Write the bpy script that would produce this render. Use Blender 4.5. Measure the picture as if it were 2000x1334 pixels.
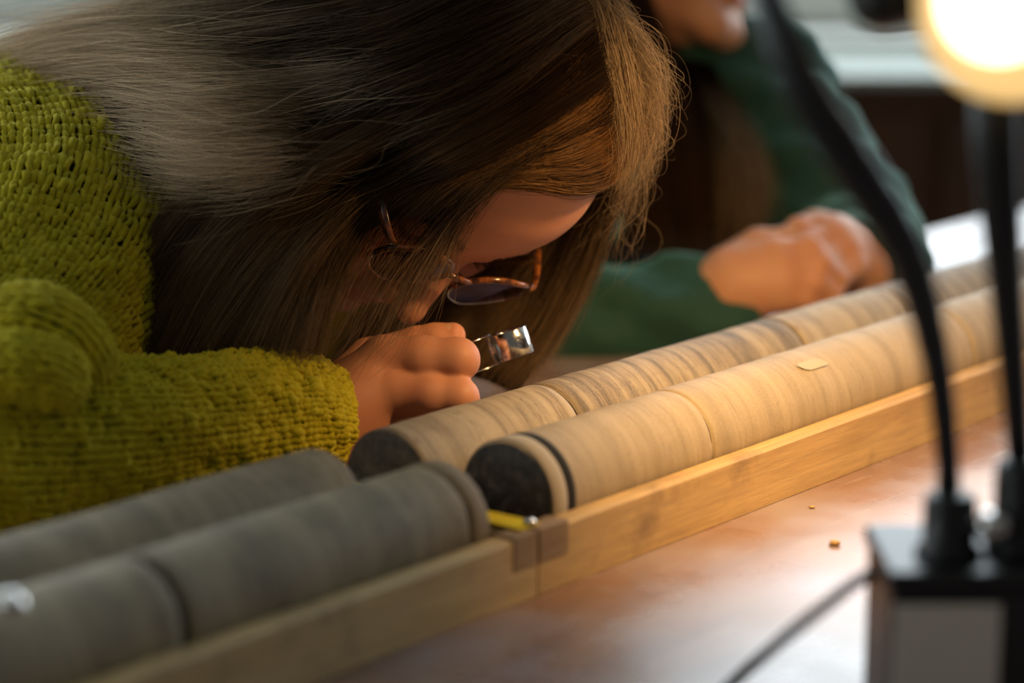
import bpy, bmesh, math, random
import numpy as np
from mathutils import Matrix, Vector

rng = np.random.default_rng(7)
random.seed(7)
scene = bpy.context.scene
COL = scene.collection
for o in list(bpy.data.objects):
    bpy.data.objects.remove(o)

# ------------------------------------------------------------------ camera
CAM_H, PITCH, FOC = 0.36, math.radians(12), 4722.0
cam_d = bpy.data.cameras.new('camera')
cam_d.lens = 85; cam_d.sensor_width = 36; cam_d.sensor_fit = 'HORIZONTAL'
cam_d.clip_start = .02; cam_d.clip_end = 60
cam_d.dof.use_dof = True; cam_d.dof.focus_distance = 1.325; cam_d.dof.aperture_fstop = 3.0
cam_o = bpy.data.objects.new('camera', cam_d); COL.objects.link(cam_o)
cam_o.location = (0, 0, CAM_H); cam_o.rotation_euler = (math.pi / 2 - PITCH, 0, 0)
scene.camera = cam_o

# ------------------------------------------------------------------ world, lights, exposure
scene.view_settings.view_transform = 'Standard'
scene.view_settings.look = 'None'
scene.view_settings.gamma = 1
scene.view_settings.use_curve_mapping = False
scene.view_settings.exposure = 0.0
world = bpy.data.worlds.new('world'); scene.world = world
world.use_nodes = True
wb = world.node_tree.nodes['Background']
wb.inputs[0].default_value = (1.0, .96, .88, 1); wb.inputs[1].default_value = .075
WINDOW_POWER = 4.8          # radiance of the daylight behind the window panes
LAMP_WARM = (1.0, .57, .20)
SIDE_FILL = 2.2           # radiance of the unseen fill window added to the left wall
TASK_LAMP_W = 11.5           # lamp head above the tray
BULB_W = 1.2                # lamp head in view

# ------------------------------------------------------------------ helpers
FW = np.array([0, math.cos(PITCH), -math.sin(PITCH)])
UP = np.array([0, math.sin(PITCH), math.cos(PITCH)])
RT = np.array([1., 0, 0])
CAM = np.array([0, 0, CAM_H])

def W(u, v, D):
    """world point at depth D seen at photo pixel u, v"""
    return CAM + D * (FW + RT * ((u - 1000) / FOC) - UP * ((v - 667) / FOC))

def CF(x, y, z):
    """vector right, up, away -> world"""
    return RT * x + UP * y + FW * z

def pix(P):
    q = np.asarray(P) - CAM; D = q @ FW
    return 1000 + FOC * (q @ RT) / D, 667 - FOC * (q @ UP) / D, D

def on_plane(u, v, z=0.):
    r = W(u, v, 1.) - CAM
    return CAM + r * ((z - CAM_H) / r[2])

A0 = on_plane(735, 1289); B0 = on_plane(1961, 806)
DV = (B0 - A0) / np.linalg.norm(B0 - A0)          # along the trays
NV = np.array([-DV[1], DV[0], 0])                 # across them, away from the camera
PHI = math.atan2(DV[1], DV[0])

def at_off(u, v, off):
    r = W(u, v, 1.) - CAM
    return CAM + r * (((off - (CAM - A0) @ NV)) / (r @ NV))

def TW(s, off, z):
    return A0 + DV * s + NV * off + np.array([0, 0, z])

def s_at(u, v, off):
    return float((at_off(u, v, off) - A0) @ DV)

def mesh_obj(name, verts, faces, mat=None, parent=None, smooth=True, kind=None, label=None):
    me = bpy.data.meshes.new(name)
    verts = np.asarray(verts, dtype=np.float32)
    if isinstance(faces, np.ndarray):
        n, k = faces.shape
        me.vertices.add(len(verts)); me.vertices.foreach_set('co', verts.ravel())
        me.loops.add(n * k); me.loops.foreach_set('vertex_index', faces.astype(np.int32).ravel())
        me.polygons.add(n)
        me.polygons.foreach_set('loop_start', np.arange(0, n * k, k, dtype=np.int32))
        me.polygons.foreach_set('loop_total', np.full(n, k, dtype=np.int32))
        me.update(calc_edges=True); me.validate()
    else:
        me.from_pydata([tuple(v) for v in verts], [], faces)
    me.polygons.foreach_set('use_smooth', [smooth] * len(me.polygons))
    if mat: me.materials.append(mat)
    o = bpy.data.objects.new(name, me); COL.objects.link(o)
    if parent: o.parent = parent
    if kind: o['kind'] = kind
    if label: o['label'] = label
    return o

def bm_obj(name, bm, mat=None, parent=None, smooth=False, kind=None, label=None):
    me = bpy.data.meshes.new(name); bm.to_mesh(me); bm.free()
    me.polygons.foreach_set('use_smooth', [smooth] * len(me.polygons))
    if mat: me.materials.append(mat)
    o = bpy.data.objects.new(name, me); COL.objects.link(o)
    if parent: o.parent = parent
    if kind: o['kind'] = kind
    if label: o['label'] = label
    return o

def box(name, lo, hi, mat, parent=None, bevel=.001, seg=2, kind=None, label=None, cuts=None):
    bm = bmesh.new()
    bmesh.ops.create_cube(bm, size=1)
    lo = np.array(lo, float); hi = np.array(hi, float)
    for v in bm.verts:
        v.co = Vector((lo + hi) / 2 + np.array(v.co) * (hi - lo))
    if bevel:
        bmesh.ops.bevel(bm, geom=bm.edges[:], offset=bevel, segments=seg, affect='EDGES', profile=.6)
    return bm_obj(name, bm, mat, parent, smooth=False, kind=kind, label=label)

def empty(name, loc, label=None, cat=None, group=None, rz=0.):
    o = bpy.data.objects.new(name, None); COL.objects.link(o)
    o.location = loc; o.rotation_euler = (0, 0, rz); o.empty_display_size = .02
    if label: o['label'] = label
    if cat: o['category'] = cat
    if group: o['group'] = group
    return o

def tag(o, label, cat, group=None):
    o['label'] = label; o['category'] = cat
    if group: o['group'] = group
    return o

def cat_rom(P, n):
    """smooth resample of a polyline (columns may hold radii too), even in arc length"""
    P = np.asarray(P, float)
    if len(P) == 2:
        t = np.linspace(0, 1, n)[:, None]; return P[0] * (1 - t) + P[1] * t
    Q = np.vstack([2 * P[0] - P[1], P, 2 * P[-1] - P[-2]])
    out = []
    for i in range(1, len(Q) - 2):
        t = np.linspace(0, 1, 24, endpoint=False)[:, None]
        p0, p1, p2, p3 = Q[i - 1:i + 3]
        out.append(.5 * (2 * p1 + (p2 - p0) * t + (2 * p0 - 5 * p1 + 4 * p2 - p3) * t ** 2 + (3 * p1 - p0 - 3 * p2 + p3) * t ** 3))
    out.append(P[-1:])
    X = np.vstack(out)
    d = np.r_[0, np.cumsum(np.linalg.norm(np.diff(X[:, :3], axis=0), axis=1))]
    q = np.linspace(0, d[-1], n)
    return np.stack([np.interp(q, d, X[:, k]) for k in range(X.shape[1])], 1)

def frames(P, up0=(0, 0, 1)):
    T = np.gradient(P, axis=0); T /= np.linalg.norm(T, axis=1)[:, None] + 1e-12
    n = np.array(up0, float); n = n - T[0] * (n @ T[0])
    if np.linalg.norm(n) < 1e-4: n = np.array([1., 0, 0]) - T[0] * T[0][0]
    n /= np.linalg.norm(n)
    N = [n]
    for i in range(1, len(P)):
        n = N[-1] - T[i] * (N[-1] @ T[i]); n /= np.linalg.norm(n); N.append(n)
    N = np.array(N); B = np.cross(T, N)
    return T, N, B

def tube_geo(P, R, seg=12, up0=(0, 0, 1), cap=True, flat=1.0):
    P = np.asarray(P, float); R = np.broadcast_to(np.asarray(R, float), (len(P),))
    T, N, B = frames(P, up0)
    a = np.linspace(0, 2 * np.pi, seg, endpoint=False)
    V = P[:, None] + R[:, None, None] * (np.cos(a)[None, :, None] * N[:, None] + flat * np.sin(a)[None, :, None] * B[:, None])
    V = V.reshape(-1, 3); F = []
    for i in range(len(P) - 1):
        for j in range(seg):
            k = (j + 1) % seg
            F.append((i * seg + j, i * seg + k, (i + 1) * seg + k, (i + 1) * seg + j))
    if cap:
        F.append(tuple(range(seg))[::-1]); m = (len(P) - 1) * seg
        F.append(tuple(range(m, m + seg)))
    return V, F

def tube(name, pts, r, mat, parent=None, seg=12, n=40, flat=1., up0=(0, 0, 1), **k):
    P = cat_rom(pts, n)
    R = np.interp(np.linspace(0, 1, n), np.linspace(0, 1, len(r)), r) if np.ndim(r) else r
    V, F = tube_geo(P, R, seg, up0=up0, flat=flat)
    return mesh_obj(name, V, F, mat, parent, **k)

def lathe(name, prof, mat, parent=None, seg=40, M=None, **k):
    """profile of (r, z); M 4x4 places it"""
    a = np.linspace(0, 2 * np.pi, seg, endpoint=False)
    V = []; F = []
    for r, z in prof:
        V += [(r * math.cos(t), r * math.sin(t), z) for t in a]
    m = len(prof)
    for i in range(m - 1):
        for j in range(seg):
            q = (j + 1) % seg
            F.append((i * seg + j, i * seg + q, (i + 1) * seg + q, (i + 1) * seg + j))
    if prof[0][0] > 1e-6: F.append(tuple(range(seg))[::-1])
    if prof[-1][0] > 1e-6: F.append(tuple(range((m - 1) * seg, m * seg)))
    V = np.array(V)
    if M is not None:
        V = V @ np.array(M)[:3, :3].T + np.array(M)[:3, 3]
    return mesh_obj(name, V, F, mat, parent, **k)

def basis(z, loc, x=None):
    z = np.array(z, float); z /= np.linalg.norm(z)
    x = np.array([1., 0, 0] if x is None else x, float)
    x = x - z * (x @ z)
    if np.linalg.norm(x) < 1e-3: x = np.array([0, 1., 0]) - z * z[1]
    x /= np.linalg.norm(x); y = np.cross(z, x)
    M = np.eye(4); M[:3, 0] = x; M[:3, 1] = y; M[:3, 2] = z; M[:3, 3] = loc
    return M

# signed distance modelling, meshed with surface nets
def s_ell(P, c, r):
    r = np.array(r, float); q = P - np.array(c, float)
    k0 = np.linalg.norm(q / r, axis=-1); k1 = np.linalg.norm(q / (r * r), axis=-1) + 1e-9
    return k0 * (k0 - 1) / k1
def s_cone(P, a, b, ra, rb):
    a = np.array(a, float); b = np.array(b, float); ba = b - a; pa = P - a
    h = np.clip(pa @ ba / (ba @ ba), 0, 1)
    return np.linalg.norm(pa - h[..., None] * ba, axis=-1) - (ra + (rb - ra) * h)
def smin(a, b, k):
    h = np.clip(.5 + .5 * (b - a) / k, 0, 1)
    return b + (a - b) * h - k * h * (1 - h)
def ssub(a, b, k):
    return -smin(-a, b, k)

def surfnet(f, lo, hi, h):
    lo = np.array(lo, float); hi = np.array(hi, float)
    n = np.ceil((hi - lo) / h).astype(int) + 1
    ax = [lo[i] + h * np.arange(n[i]) for i in range(3)]
    V = np.empty(n)
    for i in range(0, n[0], 8):
        G = np.stack(np.meshgrid(ax[0][i:i + 8], ax[1], ax[2], indexing='ij'), -1)
        V[i:i + 8] = f(G)
    S = V < 0
    c = [S[dx:n[0] - 1 + dx, dy:n[1] - 1 + dy, dz:n[2] - 1 + dz] for dx in (0, 1) for dy in (0, 1) for dz in (0, 1)]
    tot = sum(x.astype(np.int8) for x in c)
    act = (tot > 0) & (tot < 8)
    I = np.argwhere(act); idx = -np.ones(act.shape, int); idx[act] = np.arange(len(I))
    acc = np.zeros((len(I), 3)); cnt = np.zeros(len(I))
    corners = [(dx, dy, dz) for dx in (0, 1) for dy in (0, 1) for dz in (0, 1)]
    val = [V[I[:, 0] + a, I[:, 1] + b, I[:, 2] + d] for a, b, d in corners]
    for i in range(8):
        for j in range(i + 1, 8):
            di = np.array(corners[j]) - corners[i]
            if abs(di).sum() != 1: continue
            m = (val[i] < 0) != (val[j] < 0)
            t = val[i][m] / (val[i][m] - val[j][m])
            acc[m] += np.array(corners[i]) + t[:, None] * di; cnt[m] += 1
    X = lo + h * (I + acc / cnt[:, None])
    Fs = []
    for a in range(3):
        b, d = (a + 1) % 3, (a + 2) % 3
        sl0 = [slice(None)] * 3; sl1 = [slice(None)] * 3
        sl0[a] = slice(0, n[a] - 1); sl1[a] = slice(1, n[a])
        for q in (b, d):
            sl0[q] = slice(1, n[q] - 1); sl1[q] = slice(1, n[q] - 1)
        s0, s1 = S[tuple(sl0)], S[tuple(sl1)]
        E = np.argwhere(s0 != s1)
        if not len(E): continue
        flip = s0[E[:, 0], E[:, 1], E[:, 2]]
        E = E.copy(); E[:, b] += 1; E[:, d] += 1
        def cell(ob, od):
            q = E.copy(); q[:, b] += ob; q[:, d] += od
            return idx[q[:, 0], q[:, 1], q[:, 2]]
        Q = np.stack([cell(-1, -1), cell(0, -1), cell(0, 0), cell(-1, 0)], 1)
        Q[~flip] = Q[~flip][:, ::-1]
        Fs.append(Q)
    return X, np.vstack(Fs)

# ------------------------------------------------------------------ materials
def mat(name, color, rough=.6, metal=0., **kw):
    m = bpy.data.materials.new(name); m.use_nodes = True
    b = m.node_tree.nodes['Principled BSDF']
    b.inputs['Base Color'].default_value = (*color, 1)
    b.inputs['Roughness'].default_value = rough; b.inputs['Metallic'].default_value = metal
    for k, v in kw.items():
        b.inputs[k].default_value = v
    return m

class NT:
    def __init__(s, m): s.m = m; s.t = m.node_tree; s.b = s.t.nodes.get('Principled BSDF')
    def n(s, typ, **kw):
        x = s.t.nodes.new(typ)
        for k, v in kw.items():
            if k.startswith('_'): setattr(x, k[1:], v)
            else: x.inputs[k].default_value = v
        return x
    def l(s, a, b): s.t.links.new(a, b)
    def coords(s, scale=(1, 1, 1), rot=(0, 0, 0), kind='Object'):
        c = s.n('ShaderNodeTexCoord'); mp = s.n('ShaderNodeMapping')
        mp.inputs['Scale'].default_value = scale; mp.inputs['Rotation'].default_value = rot
        s.l(c.outputs[kind], mp.inputs[0]); return mp.outputs[0]
    def noise(s, vec, scale, detail=4, rough=.55, dist=0.):
        x = s.n('ShaderNodeTexNoise'); x.inputs['Scale'].default_value = scale
        x.inputs['Detail'].default_value = detail; x.inputs['Roughness'].default_value = rough
        x.inputs['Distortion'].default_value = dist
        if vec is not None: s.l(vec, x.inputs['Vector'])
        return x.outputs['Fac']
    def ramp(s, fac, stops, interp='LINEAR'):
        r = s.n('ShaderNodeValToRGB'); cr = r.color_ramp; cr.interpolation = interp
        while len(cr.elements) < len(stops): cr.elements.new(.5)
        for e, (p, c) in zip(cr.elements, stops):
            e.position = p; e.color = (*c, 1) if len(c) == 3 else c
        s.l(fac, r.inputs[0]); return r.outputs[0]
    def mix(s, fac, a, b, mode='MIX'):
        x = s.n('ShaderNodeMix', _data_type='RGBA', _blend_type=mode)
        for sock, v in ((x.inputs[0], fac), (x.inputs[6], a), (x.inputs[7], b)):
            if isinstance(v, (int, float)): sock.default_value = v
            elif isinstance(v, tuple): sock.default_value = (*v, 1) if len(v) == 3 else v
            else: s.l(v, sock)
        return x.outputs[2]
    def bump(s, h, strength=.3, dist=.001, prev=None):
        x = s.n('ShaderNodeBump'); x.inputs['Strength'].default_value = strength; x.inputs['Distance'].default_value = dist
        s.l(h, x.inputs['Height'])
        if prev is not None: s.l(prev, x.inputs['Normal'])
        return x.outputs[0]
    def set(s, **kw):
        for k, v in kw.items(): s.l(v, s.b.inputs[k.replace('_', ' ')])

def m_pine(name, c1, c2, c3):
    m = mat(name, c2, .62); t = NT(m)
    v = t.coords((3, 40, 40)); v2 = t.coords((10, 160, 160)); v3 = t.coords((14, 14, 14))
    g = t.noise(v, 1.6, 5, .6, .6); f = t.noise(v2, 2.2, 4, .7); d = t.noise(v3, 1.3, 5, .65)
    base = t.ramp(g, [(.25, c1), (.5, c2), (.75, c3)])
    base = t.mix(t.ramp(f, [(.35, (.55,) * 3), (.6, (1,) * 3)]), (.30, .20, .10), base)
    dirt = t.ramp(d, [(.55, (0,) * 3), (.75, (.65,) * 3)])
    base = t.mix(dirt, base, (.16, .10, .05))
    t.set(Base_Color=base)
    t.set(Normal=t.bump(f, .35, .0006, t.bump(g, .3, .001)))
    return m
M_PINE = m_pine('pine_board', (.46, .28, .10), (.60, .40, .16), (.66, .46, .20))
M_PINE2 = m_pine('weathered_pine_board', (.56, .38, .15), (.66, .46, .20), (.72, .53, .27))
M_PINED = m_pine('dark_pine_block', (.22, .14, .07), (.29, .19, .095), (.35, .23, .12))

def m_core(name, c_lo, c_mid, c_hi, dark, seed, cont=.5, blot=.3, freq=26):
    m = mat(name, c_mid, .68); t = NT(m)
    c = t.n('ShaderNodeTexCoord'); mp = t.n('ShaderNodeMapping')
    mp.inputs['Location'].default_value = (seed * 1.37, seed * .31, seed * .77)
    mp.inputs['Rotation'].default_value = (0, .10, .16)
    t.l(c.outputs['Object'], mp.inputs[0])
    mb = t.n('ShaderNodeMapping'); mb.inputs['Scale'].default_value = (freq * 1.6, 2.6, 2.6); t.l(mp.outputs[0], mb.inputs[0])
    mf = t.n('ShaderNodeMapping'); mf.inputs['Scale'].default_value = (120, 10, 10); t.l(mp.outputs[0], mf.inputs[0])
    band = t.noise(mb.outputs[0], 1.5, 5, .65, .5); fine = t.noise(mf.outputs[0], 1.2, 4, .7)
    bl = t.noise(mp.outputs[0], 38, 6, .7); gr = t.noise(mp.outputs[0], 900, 3, .6)
    base = t.ramp(band, [(.38, c_lo), (.5, c_mid), (.60, c_hi)])
    lines = t.ramp(fine, [(.34, (cont,) * 3), (.42, (0,) * 3)])
    base = t.mix(lines, base, dark)
    th = t.noise(mb.outputs[0], 2.6, 4, .6, .4)
    base = t.mix(t.ramp(th, [(.488, (0,) * 3), (.5, (cont,) * 3), (.512, (0,) * 3)]), base, dark)
    base = t.mix(t.ramp(bl, [(.50, (0,) * 3), (.64, (blot,) * 3)]), base, dark)
    base = t.mix(t.ramp(gr, [(.30, (.14,) * 3), (.5, (0,) * 3)]), base, (.75, .68, .55))
    t.set(Base_Color=base)
    t.set(Normal=t.bump(gr, .25, .0003, t.bump(fine, .35, .0005)))
    return m
M_CORE = [m_core('tan_siltstone', (.17, .13, .085), (.33, .265, .175), (.40, .33, .225), (.085, .065, .048), 1, .6, .18),
          m_core('tan_siltstone_plain', (.31, .25, .16), (.36, .29, .19), (.40, .325, .22), (.16, .12, .075), 5, .35, .07),
          m_core('banded_siltstone', (.115, .09, .062), (.27, .215, .145), (.37, .30, .20), (.065, .052, .040), 9, .7, .28, 30),
          m_core('grey_siltstone', (.235, .185, .112), (.29, .225, .135), (.35, .28, .17), (.075, .055, .03), 14, .5, .35, 16)]
M_SHALE = mat('black_shale_end', (.018, .018, .019), .5)
t = NT(M_SHALE); v = t.coords((1, 1, 1)); a_ = t.noise(v, 160, 5, .7)
t.set(Base_Color=t.ramp(a_, [(.40, (.024, .024, .025)), (.60, (.085, .08, .075)), (.70, (.22, .19, .15))]), Normal=t.bump(a_, .5, .001))
M_DARKROCK = mat('dark_brown_rock_end', (.07, .058, .048), .75)
t = NT(M_DARKROCK); v = t.coords((1, 1, 1)); a_ = t.noise(v, 120, 5, .7)
t.set(Base_Color=t.ramp(a_, [(.35, (.085, .072, .06)), (.65, (.19, .16, .13))]), Normal=t.bump(a_, .5, .001))
M_WHITEBAND = mat('chalk_white_band', (.44, .38, .29), .95)
M_BLACKBAND = mat('black_ink_band', (.012, .011, .010), .95)
M_CHALK = mat('white_chalk', (.44, .40, .34), .9)

M_TABLE = mat('worn_varnished_table', (.24, .11, .05), .3)
t = NT(M_TABLE)
v = t.coords((2, 14, 14)); v2 = t.coords((9, 9, 9)); v3 = t.coords((5, 60, 60), (0, 0, .25)); v4 = t.coords((60, 4, 4), (0, 0, -.5))
g = t.noise(v, 2, 6, .6, .5); w = t.noise(v2, 1.4, 4, .5); f1 = t.noise(v3, 2.2, 3, .6); f2 = t.noise(v4, 2.4, 3, .6)
base = t.ramp(g, [(.3, (.17, .075, .033)), (.55, (.25, .12, .055)), (.75, (.31, .16, .08))])
wear = t.ramp(w, [(.36, (.10,) * 3), (.66, (.80,) * 3)])
base = t.mix(wear, base, (.36, .32, .36))
scr = t.ramp(f1, [(.62, (0,) * 3), (.70, (.5,) * 3)]); scr2 = t.ramp(f2, [(.64, (0,) * 3), (.72, (.45,) * 3)])
base = t.mix(scr, base, (.45, .36, .32)); base = t.mix(scr2, base, (.40, .31, .27))
t.set(Base_Color=base)
t.set(Roughness=t.ramp(w, [(.3, (.20,) * 3), (.7, (.40,) * 3)]), Normal=t.bump(w, .12, .001, t.bump(f1, .12, .0004)))
M_TABLE.node_tree.nodes['Principled BSDF'].inputs['IOR'].default_value = 1.9; M_TABLE.node_tree.nodes['Principled BSDF'].inputs['Coat Weight'].default_value = .1; M_TABLE.node_tree.nodes['Principled BSDF'].inputs['Coat Roughness'].default_value = .42

def m_skin(name):
    m = mat(name, (.5, .3, .22), .56)
    t = NT(m); a = t.n('ShaderNodeAttribute'); a.attribute_name = 'tint'
    v = t.coords((1, 1, 1)); n1 = t.noise(v, 900, 4, .6); n2 = t.noise(v, 90, 3, .5)
    c = t.mix(t.ramp(n2, [(.35, (0,) * 3), (.7, (.35,) * 3)]), a.outputs['Color'], (.58, .24, .16))
    t.set(Base_Color=c, Normal=t.bump(n1, .12, .0004))
    b = t.b
    b.inputs['Subsurface Weight'].default_value = .25
    b.inputs['Subsurface Radius'].default_value = (.006, .002, .001); b.inputs['Subsurface Scale'].default_value = 1.
    return m
M_SKIN = m_skin('skin')

M_YARN = mat('lime_mustard_wool', (.44, .38, .012), .9)
t = NT(M_YARN); v = t.coords((1, 1, 1)); n1 = t.noise(v, 700, 4, .7); n2 = t.noise(v, 60, 3, .5)
t.set(Base_Color=t.ramp(n2, [(.3, (.58, .505, .005)), (.7, (.75, .62, .010))]), Normal=t.bump(n1, .9, .0012))
t.b.inputs['Sheen Weight'].default_value = .15; t.b.inputs['Sheen Roughness'].default_value = .5
t.b.inputs['Sheen Tint'].default_value = (.8, .8, .4, 1)
M_WOOLBASE = mat('dark_lime_wool_backing', (.15, .135, .01), .95)
M_FUZZ = mat('wool_fuzz', (.42, .39, .04), .8)
M_GREEN = mat('dark_green_jersey', (.009, .058, .052), .8)
t = NT(M_GREEN); v = t.coords((1, 1, 1)); n1 = t.noise(v, 40, 4, .6)
t.set(Normal=t.bump(n1, .5, .01)); t.b.inputs['Sheen Weight'].default_value = .3; t.b.inputs['Sheen Tint'].default_value = (.3, .8, .7, 1)

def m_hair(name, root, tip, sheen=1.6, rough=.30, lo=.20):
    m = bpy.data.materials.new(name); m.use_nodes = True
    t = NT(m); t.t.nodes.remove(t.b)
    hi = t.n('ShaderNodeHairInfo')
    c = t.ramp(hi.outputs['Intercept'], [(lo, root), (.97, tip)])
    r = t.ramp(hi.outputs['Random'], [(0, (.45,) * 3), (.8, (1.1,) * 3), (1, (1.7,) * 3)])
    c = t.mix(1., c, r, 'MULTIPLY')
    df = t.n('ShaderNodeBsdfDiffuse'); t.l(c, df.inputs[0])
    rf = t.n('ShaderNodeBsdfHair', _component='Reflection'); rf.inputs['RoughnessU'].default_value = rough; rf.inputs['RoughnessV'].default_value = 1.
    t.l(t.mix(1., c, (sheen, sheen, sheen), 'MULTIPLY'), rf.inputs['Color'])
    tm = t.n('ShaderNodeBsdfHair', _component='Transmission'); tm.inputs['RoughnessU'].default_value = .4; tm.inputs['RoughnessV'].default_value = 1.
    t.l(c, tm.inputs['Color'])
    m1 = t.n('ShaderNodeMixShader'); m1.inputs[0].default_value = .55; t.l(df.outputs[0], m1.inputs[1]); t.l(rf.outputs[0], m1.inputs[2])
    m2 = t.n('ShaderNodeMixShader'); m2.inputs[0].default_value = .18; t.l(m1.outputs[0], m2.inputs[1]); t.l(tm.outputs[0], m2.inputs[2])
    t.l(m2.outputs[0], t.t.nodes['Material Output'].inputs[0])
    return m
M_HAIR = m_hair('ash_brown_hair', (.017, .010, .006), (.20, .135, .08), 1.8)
M_HAIRTIP = m_hair('sunlit_ash_hair', (.042, .026, .015), (.56, .43, .29), 2.0, lo=.45)  # ash blonde ends, with the window's light on them painted into the colour
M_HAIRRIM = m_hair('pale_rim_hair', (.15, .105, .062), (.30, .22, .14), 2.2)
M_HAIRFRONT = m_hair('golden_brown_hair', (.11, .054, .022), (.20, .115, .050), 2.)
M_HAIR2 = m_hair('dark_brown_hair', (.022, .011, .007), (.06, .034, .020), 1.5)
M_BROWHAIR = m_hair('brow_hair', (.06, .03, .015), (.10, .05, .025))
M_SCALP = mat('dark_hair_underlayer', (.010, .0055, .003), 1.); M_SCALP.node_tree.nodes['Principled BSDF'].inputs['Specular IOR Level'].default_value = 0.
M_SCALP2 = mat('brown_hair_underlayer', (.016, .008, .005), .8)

M_BLACK = mat('black_lamp_plastic', (.010, .010, .011), .38)
M_RUBBER = mat('black_gooseneck_sleeve', (.012, .012, .013), .5)
M_STEEL = mat('polished_steel', (.80, .79, .77), .16, 1.)
t = NT(M_STEEL); v = t.coords((1, 1, 1)); n1 = t.noise(v, 500, 4, .7)
t.set(Roughness=t.ramp(n1, [(.4, (.10,) * 3), (.7, (.28,) * 3)]))
M_TORT = mat('tortoiseshell_plastic', (.10, .035, .012), .2)
t = NT(M_TORT); v = t.coords((1, 1, 1)); n1 = t.noise(v, 160, 3, .5)
t.set(Base_Color=t.ramp(n1, [(.4, (.045, .018, .010)), (.62, (.26, .085, .02))]))
t.b.inputs['Coat Weight'].default_value = .6
M_GLASS = bpy.data.materials.new('coated_glass'); M_GLASS.use_nodes = True
t = NT(M_GLASS); t.t.nodes.remove(t.b)
gl = t.n('ShaderNodeBsdfGlossy'); gl.inputs['Color'].default_value = (.72, .66, 1, 1); gl.inputs['Roughness'].default_value = .03
tr = t.n('ShaderNodeBsdfTransparent'); tr.inputs[0].default_value = (.93, .91, .95, 1)
fr = t.n('ShaderNodeFresnel'); fr.inputs[0].default_value = 1.6
mx = t.n('ShaderNodeMixShader'); t.l(fr.outputs[0], mx.inputs[0]); t.l(tr.outputs[0], mx.inputs[1]); t.l(gl.outputs[0], mx.inputs[2])
t.l(mx.outputs[0], t.t.nodes['Material Output'].inputs[0])

def m_emit(name, color, strength):
    m = bpy.data.materials.new(name); m.use_nodes = True
    b = m.node_tree.nodes['Principled BSDF']
    b.inputs['Base Color'].default_value = (*color, 1)
    b.inputs['Emission Color'].default_value = (*color, 1); b.inputs['Emission Strength'].default_value = strength
    return m

# ================================================================== the room
ROOM_Y = 3.25
M_WALL = mat('pale_green_wall', (.50, .55, .47), .8)
M_MAHOG = mat('dark_brown_panelling', (.045, .018, .008), .55)
t = NT(M_MAHOG); v = t.coords((1, 30, 2)); n1 = t.noise(v, 2, 5, .6, .4)
t.set(Base_Color=t.ramp(n1, [(.3, (.030, .011, .005)), (.7, (.075, .030, .012))]))
M_FLOOR = mat('dark_floor', (.09, .06, .045), .6)
t = NT(M_FLOOR); v = t.coords((1, 10, 1)); n1 = t.noise(v, 2, 4)
t.set(Base_Color=t.ramp(n1, [(.3, (.06, .04, .03)), (.7, (.12, .08, .055))]))
M_SASH = mat('white_window_paint', (.62, .64, .60), .5)
FL = -.74
box('floor', (-4, -1.5, FL - .05), (5, ROOM_Y + .1, FL), M_FLOOR, bevel=0, kind='structure')
SILL, WTOP = .095, 1.80
box('wall_back', (-4, ROOM_Y, FL), (5, ROOM_Y + .12, SILL), M_WALL, bevel=0, kind='structure')
box('wall_back_upper', (-4, ROOM_Y, WTOP), (5, ROOM_Y + .12, 2.2), M_WALL, bevel=0, kind='structure')
box('ceiling', (-4.1, -1.5, 2.0), (5.1, ROOM_Y + .12, 2.06), mat('grey_ceiling', (.30, .30, .28), .9), bevel=0, kind='structure')
box('wall_right', (5, -1.5, FL), (5.1, ROOM_Y + .1, 2.2), M_MAHOG, bevel=0, kind='structure')
box('wall_left', (-4.1, -1.5, FL), (-4, ROOM_Y + .1, .25), M_WALL, bevel=0, kind='structure')
box('wall_left_upper', (-4.1, -1.5, 1.85), (-4, ROOM_Y + .1, 2.2), M_WALL, bevel=0, kind='structure')
box('wall_left_pier', (-4.1, 2.0, .25), (-4, ROOM_Y + .1, 1.85), M_WALL, bevel=0, kind='structure')
w = empty('window_6', (0, 0, 0)); w['kind'] = 'structure'  # added window, out of view; its glow brightens jumper and cores from the left
M_FILLPANE = m_emit('side_fill_pane', (.92, .97, 1.0), SIDE_FILL)
for y0 in (-1.5, -.35, .8):
    box('sash_bar', (-4.09, y0, .25), (-4.01, y0 + .06, 1.85), M_SASH, w, .006)
    box('pane', (-4.06, y0 + .06, .31), (-4.05, y0 + 1.15, 1.79), M_FILLPANE, w, 0)
for z0 in (.25, 1.0, 1.79):
    box('sash_bar', (-4.09, -1.5, z0), (-4.02, 2.0, z0 + .06), M_SASH, w, .006)
box('sash_bar', (-4.09, 1.94, .25), (-4.01, 2.0, 1.85), M_SASH, w, .006)
M_PANE = m_emit('daylight_pane', (.84, .94, 1.0), WINDOW_POWER)
WX = [-3.9, -2.2, -.5, 1.2, 2.9, 4.6]
for i in range(5):
    w = empty('window_%d' % (i + 1), (0, 0, 0)); w['kind'] = 'structure'
    x0, x1 = WX[i], WX[i + 1]
    for a, b in (((x0, SILL), (x0 + .07, WTOP)), ((x1 - .07, SILL), (x1, WTOP)), ((x0 + .07, SILL), (x1 - .07, SILL + .06)),
                 ((x0 + .07, WTOP - .06), (x1 - .07, WTOP)), ((x0 + .07, 1.02), (x1 - .07, 1.07))):
        box('sash_bar', (a[0], ROOM_Y + .02, a[1]), (b[0], ROOM_Y + .09, b[1]), M_SASH, w, .006)
    for z0, z1 in ((SILL + .06, 1.02), (1.07, WTOP - .06)):
        box('pane', (x0 + .07, ROOM_Y + .05, z0), (x1 - .07, ROOM_Y + .056, z1), M_PANE, w, 0)
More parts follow.
